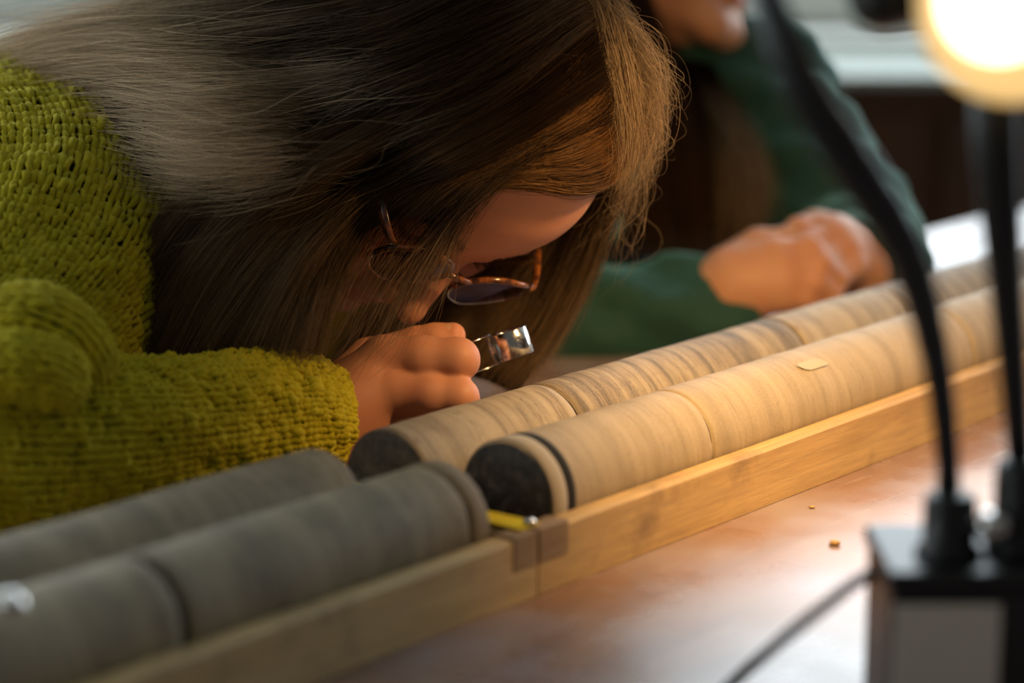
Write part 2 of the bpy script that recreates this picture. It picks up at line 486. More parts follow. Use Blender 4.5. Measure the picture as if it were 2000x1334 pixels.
box('trim_1', (-4, ROOM_Y - .10, SILL - .035), (5, ROOM_Y + .03, SILL), M_SASH, bevel=.006, kind='structure')
# the dark panelled cupboard run under the window
cb = empty('sideboard', (0, ROOM_Y - .35, FL), 'dark brown panelled sideboard along the wall under the window', 'sideboard')
CT = .075
M_PALETOP = mat('pale_worktop', (.30, .33, .30), .8)
box('worktop', (-3.9, -.06, CT - FL - .012), (4.9, .33, CT - FL), M_PALETOP, cb, .003, label='pale grey green worktop')
box('carcass', (-3.85, 0, .08), (4.85, .32, CT - FL - .012), M_MAHOG, cb, .003)
for i in range(14):
    x0 = -3.8 + i * .617
    d_ = box('door', (x0, -.02, .10), (x0 + .60, 0, CT - FL - .05), M_MAHOG, cb, .004)
    kx = x0 + (.55 if i % 2 == 0 else .05)
    lathe('knob', [(.004, 0), (.006, .008), (.013, .014), (.014, .02), (.009, .026), (0, .028)], M_STEEL, d_, 16,
          basis((0, -1, 0), (kx, -.02, .45)))

# ================================================================== table
TS0, TS1, TO0, TO1 = -1.1, 1.75, -.62, .385
tb = empty('table', (*A0[:2], FL), 'long brown varnished table with a worn glossy top', 'table', rz=PHI)
box('tabletop', (TS0, TO0, -FL - .032), (TS1, TO1, -FL), M_TABLE, tb, .003)
box('apron', (TS0 + .06, TO0 + .05, -FL - .12), (TS1 - .06, TO0 + .07, -FL - .032), M_TABLE, tb, .002)
box('apron', (TS0 + .06, TO1 - .07, -FL - .12), (TS1 - .06, TO1 - .05, -FL - .032), M_TABLE, tb, .002)
for s in (TS0 + .07, TS1 - .07):
    for q in (TO0 + .08, TO1 - .08):
        lathe('leg', [(.024, 0), (.03, .3), (.036, .6), (.036, -FL - .032)], M_TABLE, tb, 16, basis((0, 0, 1), (s, q, 0)))

# ================================================================== core trays
R = .0295; RW = .012; RH = .032; FLR = .006; GAP = .003
OF1 = RW + R; OF2 = OF1 + 2 * R + GAP; TWD = 2 * RW + 4 * R + GAP
S_J = s_at(1052, 1110, 0.)
def tray(name, s0, s1, label, mt, end_at):
    t_ = empty(name, TW(s0, 0, 0), label, 'core tray', 'wooden core trays', PHI)
    Ln = s1 - s0
    def rim(nm, y0, y1, seed):
        bm = bmesh.new(); n = 60
        rs = np.random.default_rng(seed); wob = np.convolve(rs.normal(0, .0006, n + 9), np.ones(8) / 8, 'valid')
        rows = []
        for i in range(n + 1):
            x = Ln * i / n; w_ = wob[min(i, len(wob) - 1)]
            c = .0012
            prof = [(y0, .0003), (y0, RH - c + w_), (y0 + c, RH + w_), (y1 - c, RH + w_ * .5), (y1, RH - c + w_ * .5), (y1, .0003)]
            rows.append([bm.verts.new((x, a, b)) for a, b in prof])
        for i in range(n):
            for j in range(5):
                bm.faces.new((rows[i][j], rows[i + 1][j], rows[i + 1][j + 1], rows[i][j + 1]))
            bm.faces.new((rows[i][5], rows[i + 1][5], rows[i + 1][0], rows[i][0]))
        bm.faces.new(rows[0]); bm.faces.new(rows[-1][::-1])
        bmesh.ops.recalc_face_normals(bm, faces=bm.faces)
        return bm_obj(nm, bm, mt, t_)
    rim('front_rail', 0, RW, 3); rim('back_rail', TWD - RW, TWD, 5)
    box('base_board', (.0005, RW, .0003), (Ln - .0005, TWD - RW, FLR), mt, t_, .0006)
    box('end_board', (0 if end_at == 0 else Ln - .010, RW + .0003, FLR), (.010 if end_at == 0 else Ln, TWD - RW - .0003, RH - .001), mt, t_, .0008)
    bmv = bmesh.new()  # low divider between the two channels
    yv = OF1 + R + GAP / 2
    pr = [(yv - .010, FLR), (yv, FLR + .010), (yv + .010, FLR)]
    a_ = [bmv.verts.new((.012, y, z)) for y, z in pr]; b_ = [bmv.verts.new((Ln - .012, y, z)) for y, z in pr]
    for j in range(2): bmv.faces.new((a_[j], b_[j], b_[j + 1], a_[j + 1]))
    bmv.faces.new((a_[2], b_[2], b_[0], a_[0])); bmv.faces.new(a_[::-1]); bmv.faces.new(b_)
    bm_obj('channel_divider', bmv, mt, t_)
    return t_
tr_far = tray('core_tray', S_J, 1.30, 'golden pine core tray at the right, under the lamps', M_PINE, 0)
tr_near = tray('core_tray', -.75, S_J - .0012, 'greyer weathered pine core tray at the lower left, nearest the camera', M_PINE2, 1)
# dark lap block let into the front rail where the trays meet
s0, s1 = s_at(1003, 1060, 0.) - S_J, s_at(1109, 1010, 0.) - S_J
box('lap_block', (max(s0, .0), -.0006, RH - .0155), (s1, RW * .96, RH + .0012), M_PINED, tr_far, .0006, label='dark brown block let into the rail end')
s0n = s_at(1003, 1060, 0.) + .75
box('lap_block', (s0n, -.0006, RH - .0155), (S_J + .75 - .002, RW * .96, RH + .0012), M_PINED, tr_near, .0006, label='dark brown block let into the rail end')

# ---- the drill cores
def core(name, s0, s1, off, label, mt, group, end=None, seed=0, dz=0., bands=(), r=R - .0003):
    L = s1 - s0
    o = empty(name, TW(s0, off, FLR + r + dz + .0003), label, 'rock core', group, PHI)
    rs = np.random.default_rng(seed); seg = 72; n = max(14, int(L / .006))
    xs = np.r_[0, .0006, np.linspace(.002, L - .002, n), L - .0006, L]
    rr = np.r_[r - .0012, r - .0003, np.full(n, r), r - .0003, r - .0012]
    a = np.linspace(0, 2 * np.pi, seg, endpoint=False)
    prof = np.convolve(rs.normal(0, .0005, len(xs) + 6), np.ones(7) / 7, 'valid')
    V = np.zeros((len(xs), seg, 3))
    chip0 = .0008 * np.abs(np.convolve(np.tile(rs.normal(0, 1, seg), 3), np.ones(5) / 5, 'same')[seg:2 * seg])
    chip1 = .0008 * np.abs(np.convolve(np.tile(rs.normal(0, 1, seg), 3), np.ones(5) / 5, 'same')[seg:2 * seg])
    for i, x in enumerate(xs):
        q = rr[i] - .0003 + np.minimum(prof[i], .0003) + rs.normal(0, .00005, seg)
        xx = np.full(seg, x)
        if i < 2: xx = xx + (chip0 if end is None else chip0 * .3)
        if i > len(xs) - 3: xx = xx - chip1
        V[i, :, 0] = xx; V[i, :, 1] = q * np.cos(a); V[i, :, 2] = q * np.sin(a)
    V = V.reshape(-1, 3); F = []
    for i in range(len(xs) - 1):
        for j in range(seg):
            k = (j + 1) % seg
            F.append((i * seg + j, i * seg + k, (i + 1) * seg + k, (i + 1) * seg + j))
    F.append(tuple(range(seg))); m_ = (len(xs) - 1) * seg; F.append(tuple(range(m_, m_ + seg))[::-1])
    mesh_obj('core_body', V, [f[::-1] for f in F], mt, o)
    if end is not None:   # rough broken end face
        rad = np.linspace(0, r - .0013, 16); V = []; F = []
        for i, q in enumerate(rad):
            for j in range(seg):
                V.append((-.0004 - abs(rs.normal(0, .0002)) * (i < 15), q * math.cos(a[j]), q * math.sin(a[j])))
        for i in range(15):
            for j in range(seg):
                k = (j + 1) % seg; F.append((i * seg + j, (i + 1) * seg + j, (i + 1) * seg + k, i * seg + k))
        mesh_obj('end_face', V, F, end, o, label='dark broken end face')
    for (x0, x1, bmat, nm, lb) in bands:
        V = []; F = []
        for i, (x, q) in enumerate(((x0, r + .00005), (x0 + .0002, r + .00025), (x1 - .0002, r + .00025), (x1, r + .00005))):
            for j in range(seg):
                V.append((x + .0008 * math.sin(a[j] + .6), q * math.cos(a[j]), q * math.sin(a[j])))
        for i in range(3):
            for j in range(seg):
                k = (j + 1) % seg; F.append((i * seg + j, (i + 1) * seg + j, (i + 1) * seg + k, i * seg + k))
        mesh_obj(nm, V, F, bmat, o, label=lb)
    return o
g1 = 'drill core pieces in the two trays'
sF0 = s_at(990, 925, OF1); sB0 = s_at(758, 888, OF2)
def scr(u, v, off): return s_at(u, v, off - R * .35)
c1 = scr(1338, 820, OF1); c2 = scr(1850, 640, OF1)
core('rock_core', sF0, c1, OF1, 'tan rock core with black end face and a white band ringed in black', M_CORE[1], g1, M_SHALE, 1,
     bands=((.0004, .0118, M_WHITEBAND, 'white_band', 'chalky white band round the core'), (.0118, .0186, M_BLACKBAND, 'black_band', 'black band round the core')))
core('rock_core', c1 + .0005, c2, OF1, 'long plain tan rock core behind the fine crack in the front row', M_CORE[1], g1, None, 2)
core('rock_core', c2 + .001, c2 + .34, OF1, 'farthest golden core of the front row, behind the lamp necks', M_CORE[1], g1, None, 3)
b1 = scr(1090, 770, OF2); b2 = scr(1535, 625, OF2); b3 = scr(1745, 560, OF2)
core('rock_core', sB0, b1, OF2, 'brown streaked core with dark end face, in front of the fist', M_CORE[0], g1, M_DARKROCK, 4)
core('rock_core', b1 + .0005, b2, OF2, 'dark banded core of the back row, under the hanging hair', M_CORE[2], g1, None, 5)
core('rock_core', b2 + .0008, b3, OF2, 'short mottled core in front of the clasped hands', M_CORE[0], g1, None, 6)
core('rock_core', b3 + .0008, b3 + .30, OF2, 'farthest grey brown core of the back row', M_CORE[2], g1, None, 7)
sN1 = s_at(868, 985, OF1); sNb = s_at(628, 950, OF2)
n1 = scr(862, 985, OF1); n2 = scr(300, 1175, OF1)
core('rock_core', n1 + .0012, sN1, OF1, 'stub of grey core with rounded end beside the yellow strip', M_CORE[3], g1, None, 8)
core('rock_core', n2 + .003, n1, OF1, 'long grey blurred core in the nearest front channel', M_CORE[3], g1, None, 9)
core('rock_core', n2 - .32, n2, OF1, 'grey core at the lower left corner bearing a shiny pin', M_CORE[3], g1, None, 10)
core('rock_core', sNb - .26, sNb, OF2, 'grey streaked core against the lime sleeve', M_CORE[3], g1, None, 11)
core('rock_core', sNb - .60, sNb - .2608, OF2, 'grey core at the left edge below the elbow', M_CORE[3], g1, None, 12)

# chalk mark, yellow strip, pins, crumbs
P = at_off(1575, 668, OF1 - R * .45); so = float((P - A0) @ DV)
V = []; F = []
for i in range(13):
    for j in range(7):
        aa = math.radians(116 + j * 2.2); w_ = .75 + .25 * math.sin(i * 1.7)
        x = so + (i - 6) * .0020; q = R + .0003
        V.append(TW(x + .001 * j, OF1 + q * math.cos(aa + .0), FLR + R + q * math.sin(aa)) )
for i in range(12):
    for j in range(6):
        if (i in (0, 11)) and j in (0, 5): continue
        F.append((i * 7 + j, (i + 1) * 7 + j, (i + 1) * 7 + j + 1, i * 7 + j + 1))
tag(mesh_obj('chalk_mark', V, F, M_CHALK), 'white chalk smear on top of the long tan core', 'mark')

M_YEL = mat('yellow_plastic', (.85, .68, .04), .35)
ye = empty('marker_strip', TW(S_J, 0, RH - .001), 'bright yellow marker strip with a shiny pin head between the cores', 'marker', rz=PHI)
box('strip', (-.0085, .0045, .0024), (.0065, TWD - RW - .002, .0036), M_YEL, ye, .0003)
lathe('pin_head', [(.0008, 0), (.0030, .0004), (.0032, .0012), (.0024, .0024), (.0012, .0029), (0, .003)], M_STEEL, ye, 20, basis((0, 0, 1), (.001, .0065, .0036)))
# shiny pin lying against the nearest core
Pp = at_off(22, 1182, OF1 - R * .72)
tag(lathe('steel_pin', [(.0008, -.004), (.004, 0), (.0055, .001), (.0058, .002), (.0045, .0042), (.0022, .0052), (0, .0055)], M_STEEL, None, 24,
          basis(-NV * .75 + np.array([0, 0, .66]), Pp)), 'bright steel pin head on the core at the left edge', 'pin')
for (u, v, r_, lb) in ((1586, 990, .0014, 'tiny orange crumb on the table, nearer the tray'), (1630, 1060, .0026, 'larger orange brown crumb on the table, beside a scratch'),
                   (1466, 985, .0012, 'tiny splinter crumb at the foot of the front rail')):
    bm = bmesh.new(); bmesh.ops.create_icosphere(bm, subdivisions=2, radius=r_)
    rs = random.Random(int(u))
    for v_ in bm.verts: v_.co *= rs.uniform(.7, 1.15); v_.co.z *= .6; v_.co.x *= 1.3
    o = bm_obj('crumb', bm, M_PINE, None, True); o.location = on_plane(u, v, r_ * .55)
    tag(o, lb, 'crumb')

# ================================================================== the two-headed gooseneck lamp
BD = .965
B_top = W(1850, 1085, BD); zt = B_top[2]
xL, xR = W(1726, 1200, BD)[0], W(1726, 1200, BD)[0] + .078
yb = B_top[1]
lamp = empty('gooseneck_lamp', (xL + .039, yb + .01, 0), 'black lamp with two goosenecks on a block base at the right', 'lamp')
def rel(P): return np.asarray(P) - np.array(lamp.location)
def lbox(nm, lo, hi, m, **k): return box(nm, rel(lo), rel(hi), m, lamp, **k)
lbox('base', (xL, yb - .022, .0005), (xR, yb + .045, zt - .008), M_BLACK, bevel=.003)
lbox('base_cap', (xL - .0015, yb - .0235, zt - .008), (xR + .0015, yb + .0465, zt), M_BLACK, bevel=.003, seg=3)
M_REFLECTION = mat('beige_painted_reflection', (.72, .66, .56), .4)  # beige panel standing in for the reflection on the glossy base front
lbox('painted_reflection', (xL + .0012, yb - .0232, .012), (xL + .043, yb - .0221, zt - .013), M_REFLECTION, bevel=.0004)
lathe('switch', [(.0045, 0), (.0065, .001), (.0065, .006), (.005, .009), (0, .0095)], M_STEEL, lamp, 24,
      basis((0, -.3, 1), rel(W(1936, 1045, BD - .012))))
def collar(u, v0, v1, D, w):
    a, b = W(u, v0, D), W(u, v1, D); h = a[2] - zt
    return lathe('collar', [(w * 1.25, 0), (w * 1.25, h * .12), (w, h * .18), (w, h * .80), (w * .93, h * .97), (w * .62, h)], M_BLACK, lamp, 32,
                 basis((0, 0, 1), rel((b[0], b[1], zt))))
collar(1852, 955, 1085, BD, .0108); collar(1992, 885, 1085, BD + .004, .0115)
n1p = [(1852, 970, .966, .0048), (1850, 880, .955, .0048), (1828, 700, .93, .0058), (1772, 500, .895, .0076), (1665, 320, .865, .0088), (1570, 170, .855, .0082), (1515, 40, .86, .0068), (1480, -80, .885, .0060), (1500, -200, .92, .0056), (1590, -310, .97, .0056), (1730, -375, 1.03, .0056), (1850, -385, 1.07, .0056), (1915, -368, 1.09, .0056)]
n2p = [(1992, 900, .969, .0050), (1984, 780, .95, .0055), (1970, 600, .93, .0066), (1955, 420, .91, .0080), (1944, 260, .90, .0090), (1948, 120, .905, .0090), (1965, 20, .912, .0090)]
for npts in (n1p, n2p):
    P = np.array([np.r_[rel(W(*q[:3])), q[3]] for q in npts]); X = cat_rom(P, 90)
    rr = X[:, 3] * (1 + .035 * np.sin(np.arange(90) * 2.1))
    V, F = tube_geo(X[:, :3], rr, 20); mesh_obj('gooseneck', V, F, M_RUBBER, lamp)
M_OPAL = m_emit('glowing_opal_disc', (1.0, .86, .62), 3.)
M_RIM = mat('cream_translucent_shade', (.45, .32, .14), .6)
M_RIM.node_tree.nodes['Principled BSDF'].inputs['Emission Color'].default_value = (1, .64, .24, 1)
M_RIM.node_tree.nodes['Principled BSDF'].inputs['Emission Strength'].default_value = .62
def head(loc, ax, scale, glow):
    """loc: middle of the glowing disc; the shade's lip lies 22 mm in front of it"""
    M = basis(ax, rel(loc)); q = scale
    hd = lathe('lamp_shade', [(.006 * q, -.052 * q), (.012 * q, -.050 * q), (.020 * q, -.040 * q), (.029 * q, -.018 * q), (.0335 * q, .004 * q), (.0330 * q, .005 * q), (.0285 * q, -.004 * q), (.024 * q, -.005 * q)], M_BLACK, lamp, 48, M)
    lathe('shade_lip', [(.0240 * q, -.003 * q), (.0300 * q, .008 * q), (.0345 * q, .0195 * q), (.0355 * q, .0205 * q), (.0362 * q, .0185 * q), (.0345 * q, .008 * q), (.0300 * q, -.003 * q)], M_RIM, hd, 48, M)
    lathe('diffuser', [(.0245 * q, -.0025 * q), (.0232 * q, .0005 * q), (.016 * q, .0025 * q), (0, .003 * q)], glow, hd, 48, M)
    side = M[:3, :3] @ np.array([1., 0, 0]); 
    jt_ = M[:3, 3] + CF(-.0385, .0065, .018) * q if abs(ax[0]) < .2 else M[:3, 3] - np.array(ax) * .05
    lathe('swivel_joint', [(.004, -.012), (.013, -.012), (.0165, -.006), (.0165, .006), (.013, .012), (.004, .012)], M_BLACK, hd, 28, basis(CF(.9, .2, .3), jt_))
ax2 = CF(.07, -.27, -.96)
head(W(1962, -6, .875), ax2, 1., M_OPAL)
# the other head hangs over the trays, just above the picture
H1 = W(1945, -325, 1.11); aim1 = W(1860, 690, 1.36)
ax1 = (aim1 - H1) / np.linalg.norm(aim1 - H1)
head(H1, ax1, 1.0, M_OPAL)
def light(nm, typ, loc, energy, color, **k):
    d = bpy.data.lights.new(nm, typ); d.energy = energy; d.color = color
    for a, b in k.items(): setattr(d, a, b)
    o = bpy.data.objects.new(nm, d); COL.objects.link(o); o.location = loc; return o
l1 = light('lamp_light', 'SPOT', H1 + ax1 * .03, TASK_LAMP_W, LAMP_WARM, spot_size=math.radians(136), spot_blend=1., shadow_soft_size=.02)
l1.rotation_euler = Vector(-ax1).to_track_quat('Z', 'Y').to_euler()
cp = [W(1716, 1112, .985), W(1665, 1142, .972), W(1628, 1170, .965), W(1543, 1237, .968), on_plane(1430, 1334, .007), on_plane(1330, 1440, .0032), on_plane(1230, 1600, .0032)]
tube('power_cable', [rel(p) for p in cp], .0025, M_RUBBER, lamp, 10, 60)

# ================================================================== head frame of the leaning woman (mm, origin between the eyes)
def orth(L, U):
    L = L / np.linalg.norm(L); U = U - L * (U @ L); U /= np.linalg.norm(U)
    return -L, np.cross(U, -L), U      # right, forward, up
class Frame:
    def __init__(s, O, L, U): s.O = np.asarray(O, float); s.R, s.F, s.U = orth(L, U); s.M = np.stack([s.R, s.F, s.U])
    def w(s, P): return s.O + (np.asarray(P, float) * .001) @ s.M
    def loc(s, X): return ((np.asarray(X) - s.O) @ s.M.T) * 1000.
HF = Frame(W(900, 541, 1.362), CF(.62, -.20, .759), CF(.78, .235, -.575))
HF.O = HF.w((0, -12, 0))

def head_sdf(P, neck=True, skull=1.):
    d = s_ell(P, (0, -92, 24), (73 * skull, 93 * skull, 86 * skull))
    d = smin(d, s_ell(P, (0, -48, 32), (60, 47, 48)), 14)              # forehead
    d = smin(d, s_ell(P, (0, -52, -52), (54, 48, 62)), 18)             # jaw and cheeks
    d = smin(d, s_cone(P, (-46, -60, -72), (-16, -14, -100), 17, 15), 12)
    d = smin(d, s_cone(P, (46, -60, -72), (16, -14, -100), 17, 15), 12)
    d = smin(d, s_cone(P, (-9, -13, -102), (9, -13, -102), 13, 13), 12)   # chin
    for s in (-1, 1):
        d = smin(d, s_ell(P, (s * 44, -28, -34), (23, 19, 20)), 14)    # cheek bones
        d = smin(d, s_ell(P, (s * 34, -22, -62), (26, 20, 26)), 14)
    d = smin(d, s_cone(P, (-36, -15, 13), (-10, -7, 9), 9, 8.5), 9)      # brow
    d = smin(d, s_cone(P, (36, -15, 13), (10, -7, 9), 9, 8.5), 9)
    for s in (-1, 1):
        d = ssub(d, s_ell(P, (s * 31, -2, -5), (17, 10, 10)), 8)      # sockets
        d = smin(d, s_ell(P, (s * 31, -19, -5), (15, 12.5, 12)), 2.5)  # lids over the eyeballs
        d = ssub(d, s_ell(P, (s * 31, -6.5, -8.5), (11, 3, .9)), 1.2)
    d = smin(d, s_cone(P, (0, -6, 4), (0, 19, -35), 7., 8.), 7)          # nose
    d = smin(d, s_ell(P, (0, 21, -39), (8.5, 9, 8)), 5)
    for s in (-1, 1):
        d = smin(d, s_ell(P, (s * 11, 9, -44), (6.5, 10, 6.5)), 4)
        d = ssub(d, s_ell(P, (s * 6, 11, -51), (3, 6, 3)), 2)
    d = smin(d, s_ell(P, (0, -4, -62), (15, 10, 10)), 8)               # upper lip base
    d = smin(d, s_ell(P, (0, .5, -69), (22, 8, 4.6)), 3)
    d = smin(d, s_ell(P, (0, -1, -78), (18, 8, 5.4)), 3)
    d = ssub(d, s_ell(P, (0, 7, -73.2), (22, 8, 1.2)), 1.5)
    for s in (-1, 1):                                                  # ears
        e = s_ell(P, (s * 72, -98, -12), (7, 17, 29)); e = ssub(e, s_ell(P, (s * 79, -96, -10), (7, 10, 19)), 4)
        d = smin(d, e, 4)
    if neck:
        d = smin(d, s_cone(P, (0, -112, -38), (0, -135, -100), 50, 50), 22)
    return d

def head_tint(P, base, lip, brow, hairc=(.02, .011, .006)):
    C = np.tile(np.array(base), (len(P), 1)).astype(float)
    def blot(c, r, col, k, hard=1.5):
        q = np.linalg.norm((P - np.array(c)) / np.array(r), axis=1)
        w_ = np.clip((1.25 - q) * hard, 0, 1)[:, None] * k
        return C * (1 - w_) + np.array(col) * w_
    for s in (-1, 1):
        C = blot((s * 40, -14, -42), (24, 26, 20), (base[0] * 1.02, base[1] * .62, base[2] * .58), .55, .9)
        C = blot((s * 12, 8, -45), (9, 10, 9), (base[0] * .98, base[1] * .62, base[2] * .58), .5, 1)
        C = blot((s * 30, -8, 13), (17, 12, 3.2), brow, .75, 1.2)
        C = blot((s * 31, -8, -8), (13, 7, 1.6), brow, .8, 2)
    C = blot((0, 18, -43), (10, 10, 9), (base[0] * 1.0, base[1] * .60, base[2] * .56), .5, 1)
    C = blot((0, 3, -73), (21, 9, 7.5), lip, .9, 3)
    x, y, z = P.T
    m = np.clip(np.maximum((-20 - np.maximum(0, 62 - z) * .85) - y, (z - 72)) / 6, 0, 1) * np.clip((z + 75) / 10, 0, 1)
    C = C * (1 - m[:, None]) + np.array(hairc) * m[:, None]
    return C

def set_tint(o, C):
    a = o.data.attributes.new('tint', 'FLOAT_COLOR', 'POINT')
    a.data.foreach_set('color', np.c_[C, np.ones(len(C))].astype(np.float32).ravel())

def ray_head(u, v, off=0., frame=HF, sdf=head_sdf, D0=1.15, D1=1.65):
    """depth at which the sight line meets the head grown by off mm"""
    D = D0
    for _ in range(70):
        d = float(sdf(frame.loc(W(u, v, D))[None])[0]) - off
        if d < .3: return D
        D += d * .001 * .9
        if D > D1: return None
    return None

# ================================================================== hands
def bones(chains, k=.006):
    """chains: (points with radius) -> sdf of the smooth union; within a chain k small"""
    def f(P):
        d = None
        for ch, kk in chains:
            c = None
            for (a, b) in zip(ch[:-1], ch[1:]):
                q = s_cone(P, a[:3], b[:3], a[3], b[3])
                c = q if c is None else smin(c, q, .0035)
            d = c if d is None else smin(d, c, kk)
        return d
    return f
def w4(u, v, D, r): return np.r_[W(u, v, D), r]

SKIN1 = (.60, .285, .18)
def make_hand(chains, h, tints, base=SKIN1, pad=.004):
    f = bones(chains)
    pts = np.vstack([np.array(c) for c, _ in chains])
    lo = (pts[:, :3] - pts[:, 3:4]).min(0) - pad; hi = (pts[:, :3] + pts[:, 3:4]).max(0) + pad
    V, F = surfnet(f, lo, hi, h)
    C = np.tile(np.array(base), (len(V), 1)).astype(float)
    for c, r, col, k in tints:
        q = np.linalg.norm(V - np.array(c), axis=1) / r
        w_ = (np.clip(1.2 - q, 0, 1) * k)[:, None]; C = C * (1 - w_) + np.array(col) * w_
    return V, F, C

RED = (.50, .17, .11)
wr = w4(560, 850, 1.3220, .026)
h_idx = [w4(748, 702, 1.340, .0128), w4(825, 701, 1.334, .0125), w4(894, 702, 1.331, .0117), w4(902, 706, 1.352, .0095), w4(880, 694, 1.366, .0075)]
h_mid = [w4(768, 768, 1.332, .0128), w4(840, 772, 1.327, .0116), w4(897, 776, 1.325, .0104), w4(904, 780, 1.346, .0088), w4(870, 770, 1.358, .0072)]
h_rin = [w4(760, 832, 1.3430, .0122), w4(835, 838, 1.3330, .0102), w4(893, 842, 1.3290, .0092), w4(900, 846, 1.3530, .008), w4(862, 832, 1.3650, .007)]
h_pin = [w4(738, 886, 1.3490, .011), w4(800, 890, 1.3430, .0088), w4(848, 892, 1.3410, .0080), w4(855, 894, 1.3590, .007), w4(826, 880, 1.3690, .0062)]
h_thu = [w4(640, 790, 1.3540, .0165), w4(720, 704, 1.3760, .0125), w4(812, 672, 1.3740, .0096), w4(850, 664, 1.3720, .0092), w4(884, 655, 1.3710, .0074)]
palm = [([wr, w4(660, 800, 1.3360, .023), h_idx[0]], .012), ([w4(660, 800, 1.3360, .023), h_mid[0]], .010), ([w4(650, 830, 1.3360, .024), h_rin[0]], .010),
        ([w4(640, 845, 1.3380, .023), h_pin[0]], .010), ([wr, w4(430, 862, 1.2980, .028)], .012), ([w4(700, 760, 1.3580, .018), w4(700, 830, 1.3580, .018)], .012)]
fing = [(h_idx, .0042), (h_mid, .0030), (h_rin, .0028), (h_pin, .0028), (h_thu, .006)]
# the fingers keep their creases: the palm first, each finger joined with a small blend
tn = [(W(800, 778, 1.312), .011, RED, .55), (W(760, 700, 1.325), .014, RED, .30), (W(920, 705, 1.308), .010, RED, .35),
      (W(922, 778, 1.30), .010, RED, .4), (W(885, 655, 1.36), .010, RED, .35), (W(690, 820, 1.31), .03, RED, .35), (W(800, 658, 1.36), .010, RED, .35)]
hv, hf, hc = make_hand(palm + fing, .0011, tn)

# ================================================================== woman: body as one mesh
woman = empty('person', TW(.31, .55, FL), 'woman in a chunky lime knitted jumper bending over the cores with a hand lens', 'person')
WL = np.array(woman.location)
lo, hi = np.array([-92, -205, -165]), np.array([92, 34, 122])
V, F = surfnet(lambda P: head_sdf(P), lo, hi, 1.9)
C = head_tint(V, SKIN1, (.50, .13, .12), (.10, .05, .028))
Vh = HF.w(V)
# torso, shoulders and far arm under the jumper
NB = HF.w((0, -140, -112))                      # nape end of the neck
SH_R = W(60, 410, 1.405); SH_L = NB + DV * .15 + NV * .02 + np.array([0, 0, -.06])
CH = NB + NV * .175 + np.array([0, 0, -.11])
PEL = np.array([*(TW(.31, .575, 0)[:2]), FL + .50])
def torso(P):
    d = s_cone(P, NB + (HF.w((0, -112, -38)) - NB) * .3, CH, .05, .09)
    d = smin(d, s_cone(P, SH_R, SH_L, .055, .055), .07)
    d = smin(d, s_cone(P, CH, PEL, .105, .115), .06)
    d = smin(d, s_cone(P, SH_R, W(-120, 800, 1.23), .046, .040), .03)
    d = smin(d, s_cone(P, W(-120, 800, 1.23), W(300, 872, 1.268), .036, .028), .02)
    el = SH_L + NV * .14 + DV * .01 + np.array([0, 0, -.20])
    d = smin(d, s_cone(P, SH_L, el, .046, .038), .03)
    return d
pts = np.array([NB, SH_R, SH_L, CH, PEL, W(-120, 800, 1.23)])
Vt, Ft = surfnet(torso, pts.min(0) - .17, pts.max(0) + .17, .011)
Ct = np.tile(np.array((.50, .22, .15)), (len(Vt), 1))
Va = np.vstack([Vh, Vt, hv]) - WL
Fa = np.vstack([F, Ft + len(Vh), hf + len(Vh) + len(Vt)])
body = mesh_obj('body', Va, Fa, M_SKIN, woman)
set_tint(body, np.vstack([C, Ct, hc]))
# nails
M_NAIL = mat('finger_nail', (.62, .35, .25), .3)
def nail(c, along, nrm, w, l, parent):
    M = basis(nrm, c, along); n = 20; V = [(0, 0, .0003)]; F = []
    for k in range(1, 6):
        for j in range(n):
            a = 2 * math.pi * j / n; q = k / 5
            x = math.copysign(abs(math.cos(a)) ** .7, math.cos(a)) * l / 2 * q; y = math.copysign(abs(math.sin(a)) ** .7, math.sin(a)) * w / 2 * q
            V.append((x, y, .0003 * (1 - q ** 4) - y * y / (2 * .0072) - max(0, x / l + .1) ** 2 * .003 - .0002 * q))
    F += [(0, 1 + j, 1 + (j + 1) % n) for j in range(n)]
    for k in range(4):
        for j in range(n):
            F.append((1 + k * n + j, 1 + (k + 1) * n + j, 1 + (k + 1) * n + (j + 1) % n, 1 + k * n + (j + 1) % n))
    V = np.array(V) @ M[:3, :3].T + M[:3, 3]
    mesh_obj('nail', V, F, M_NAIL, parent)
nail(W(880, 656, 1.371) + CF(-.12, .78, -.60) * .0074 - WL, CF(1, .20, .02), CF(-.12, .78, -.60), .0092, .0105, woman)
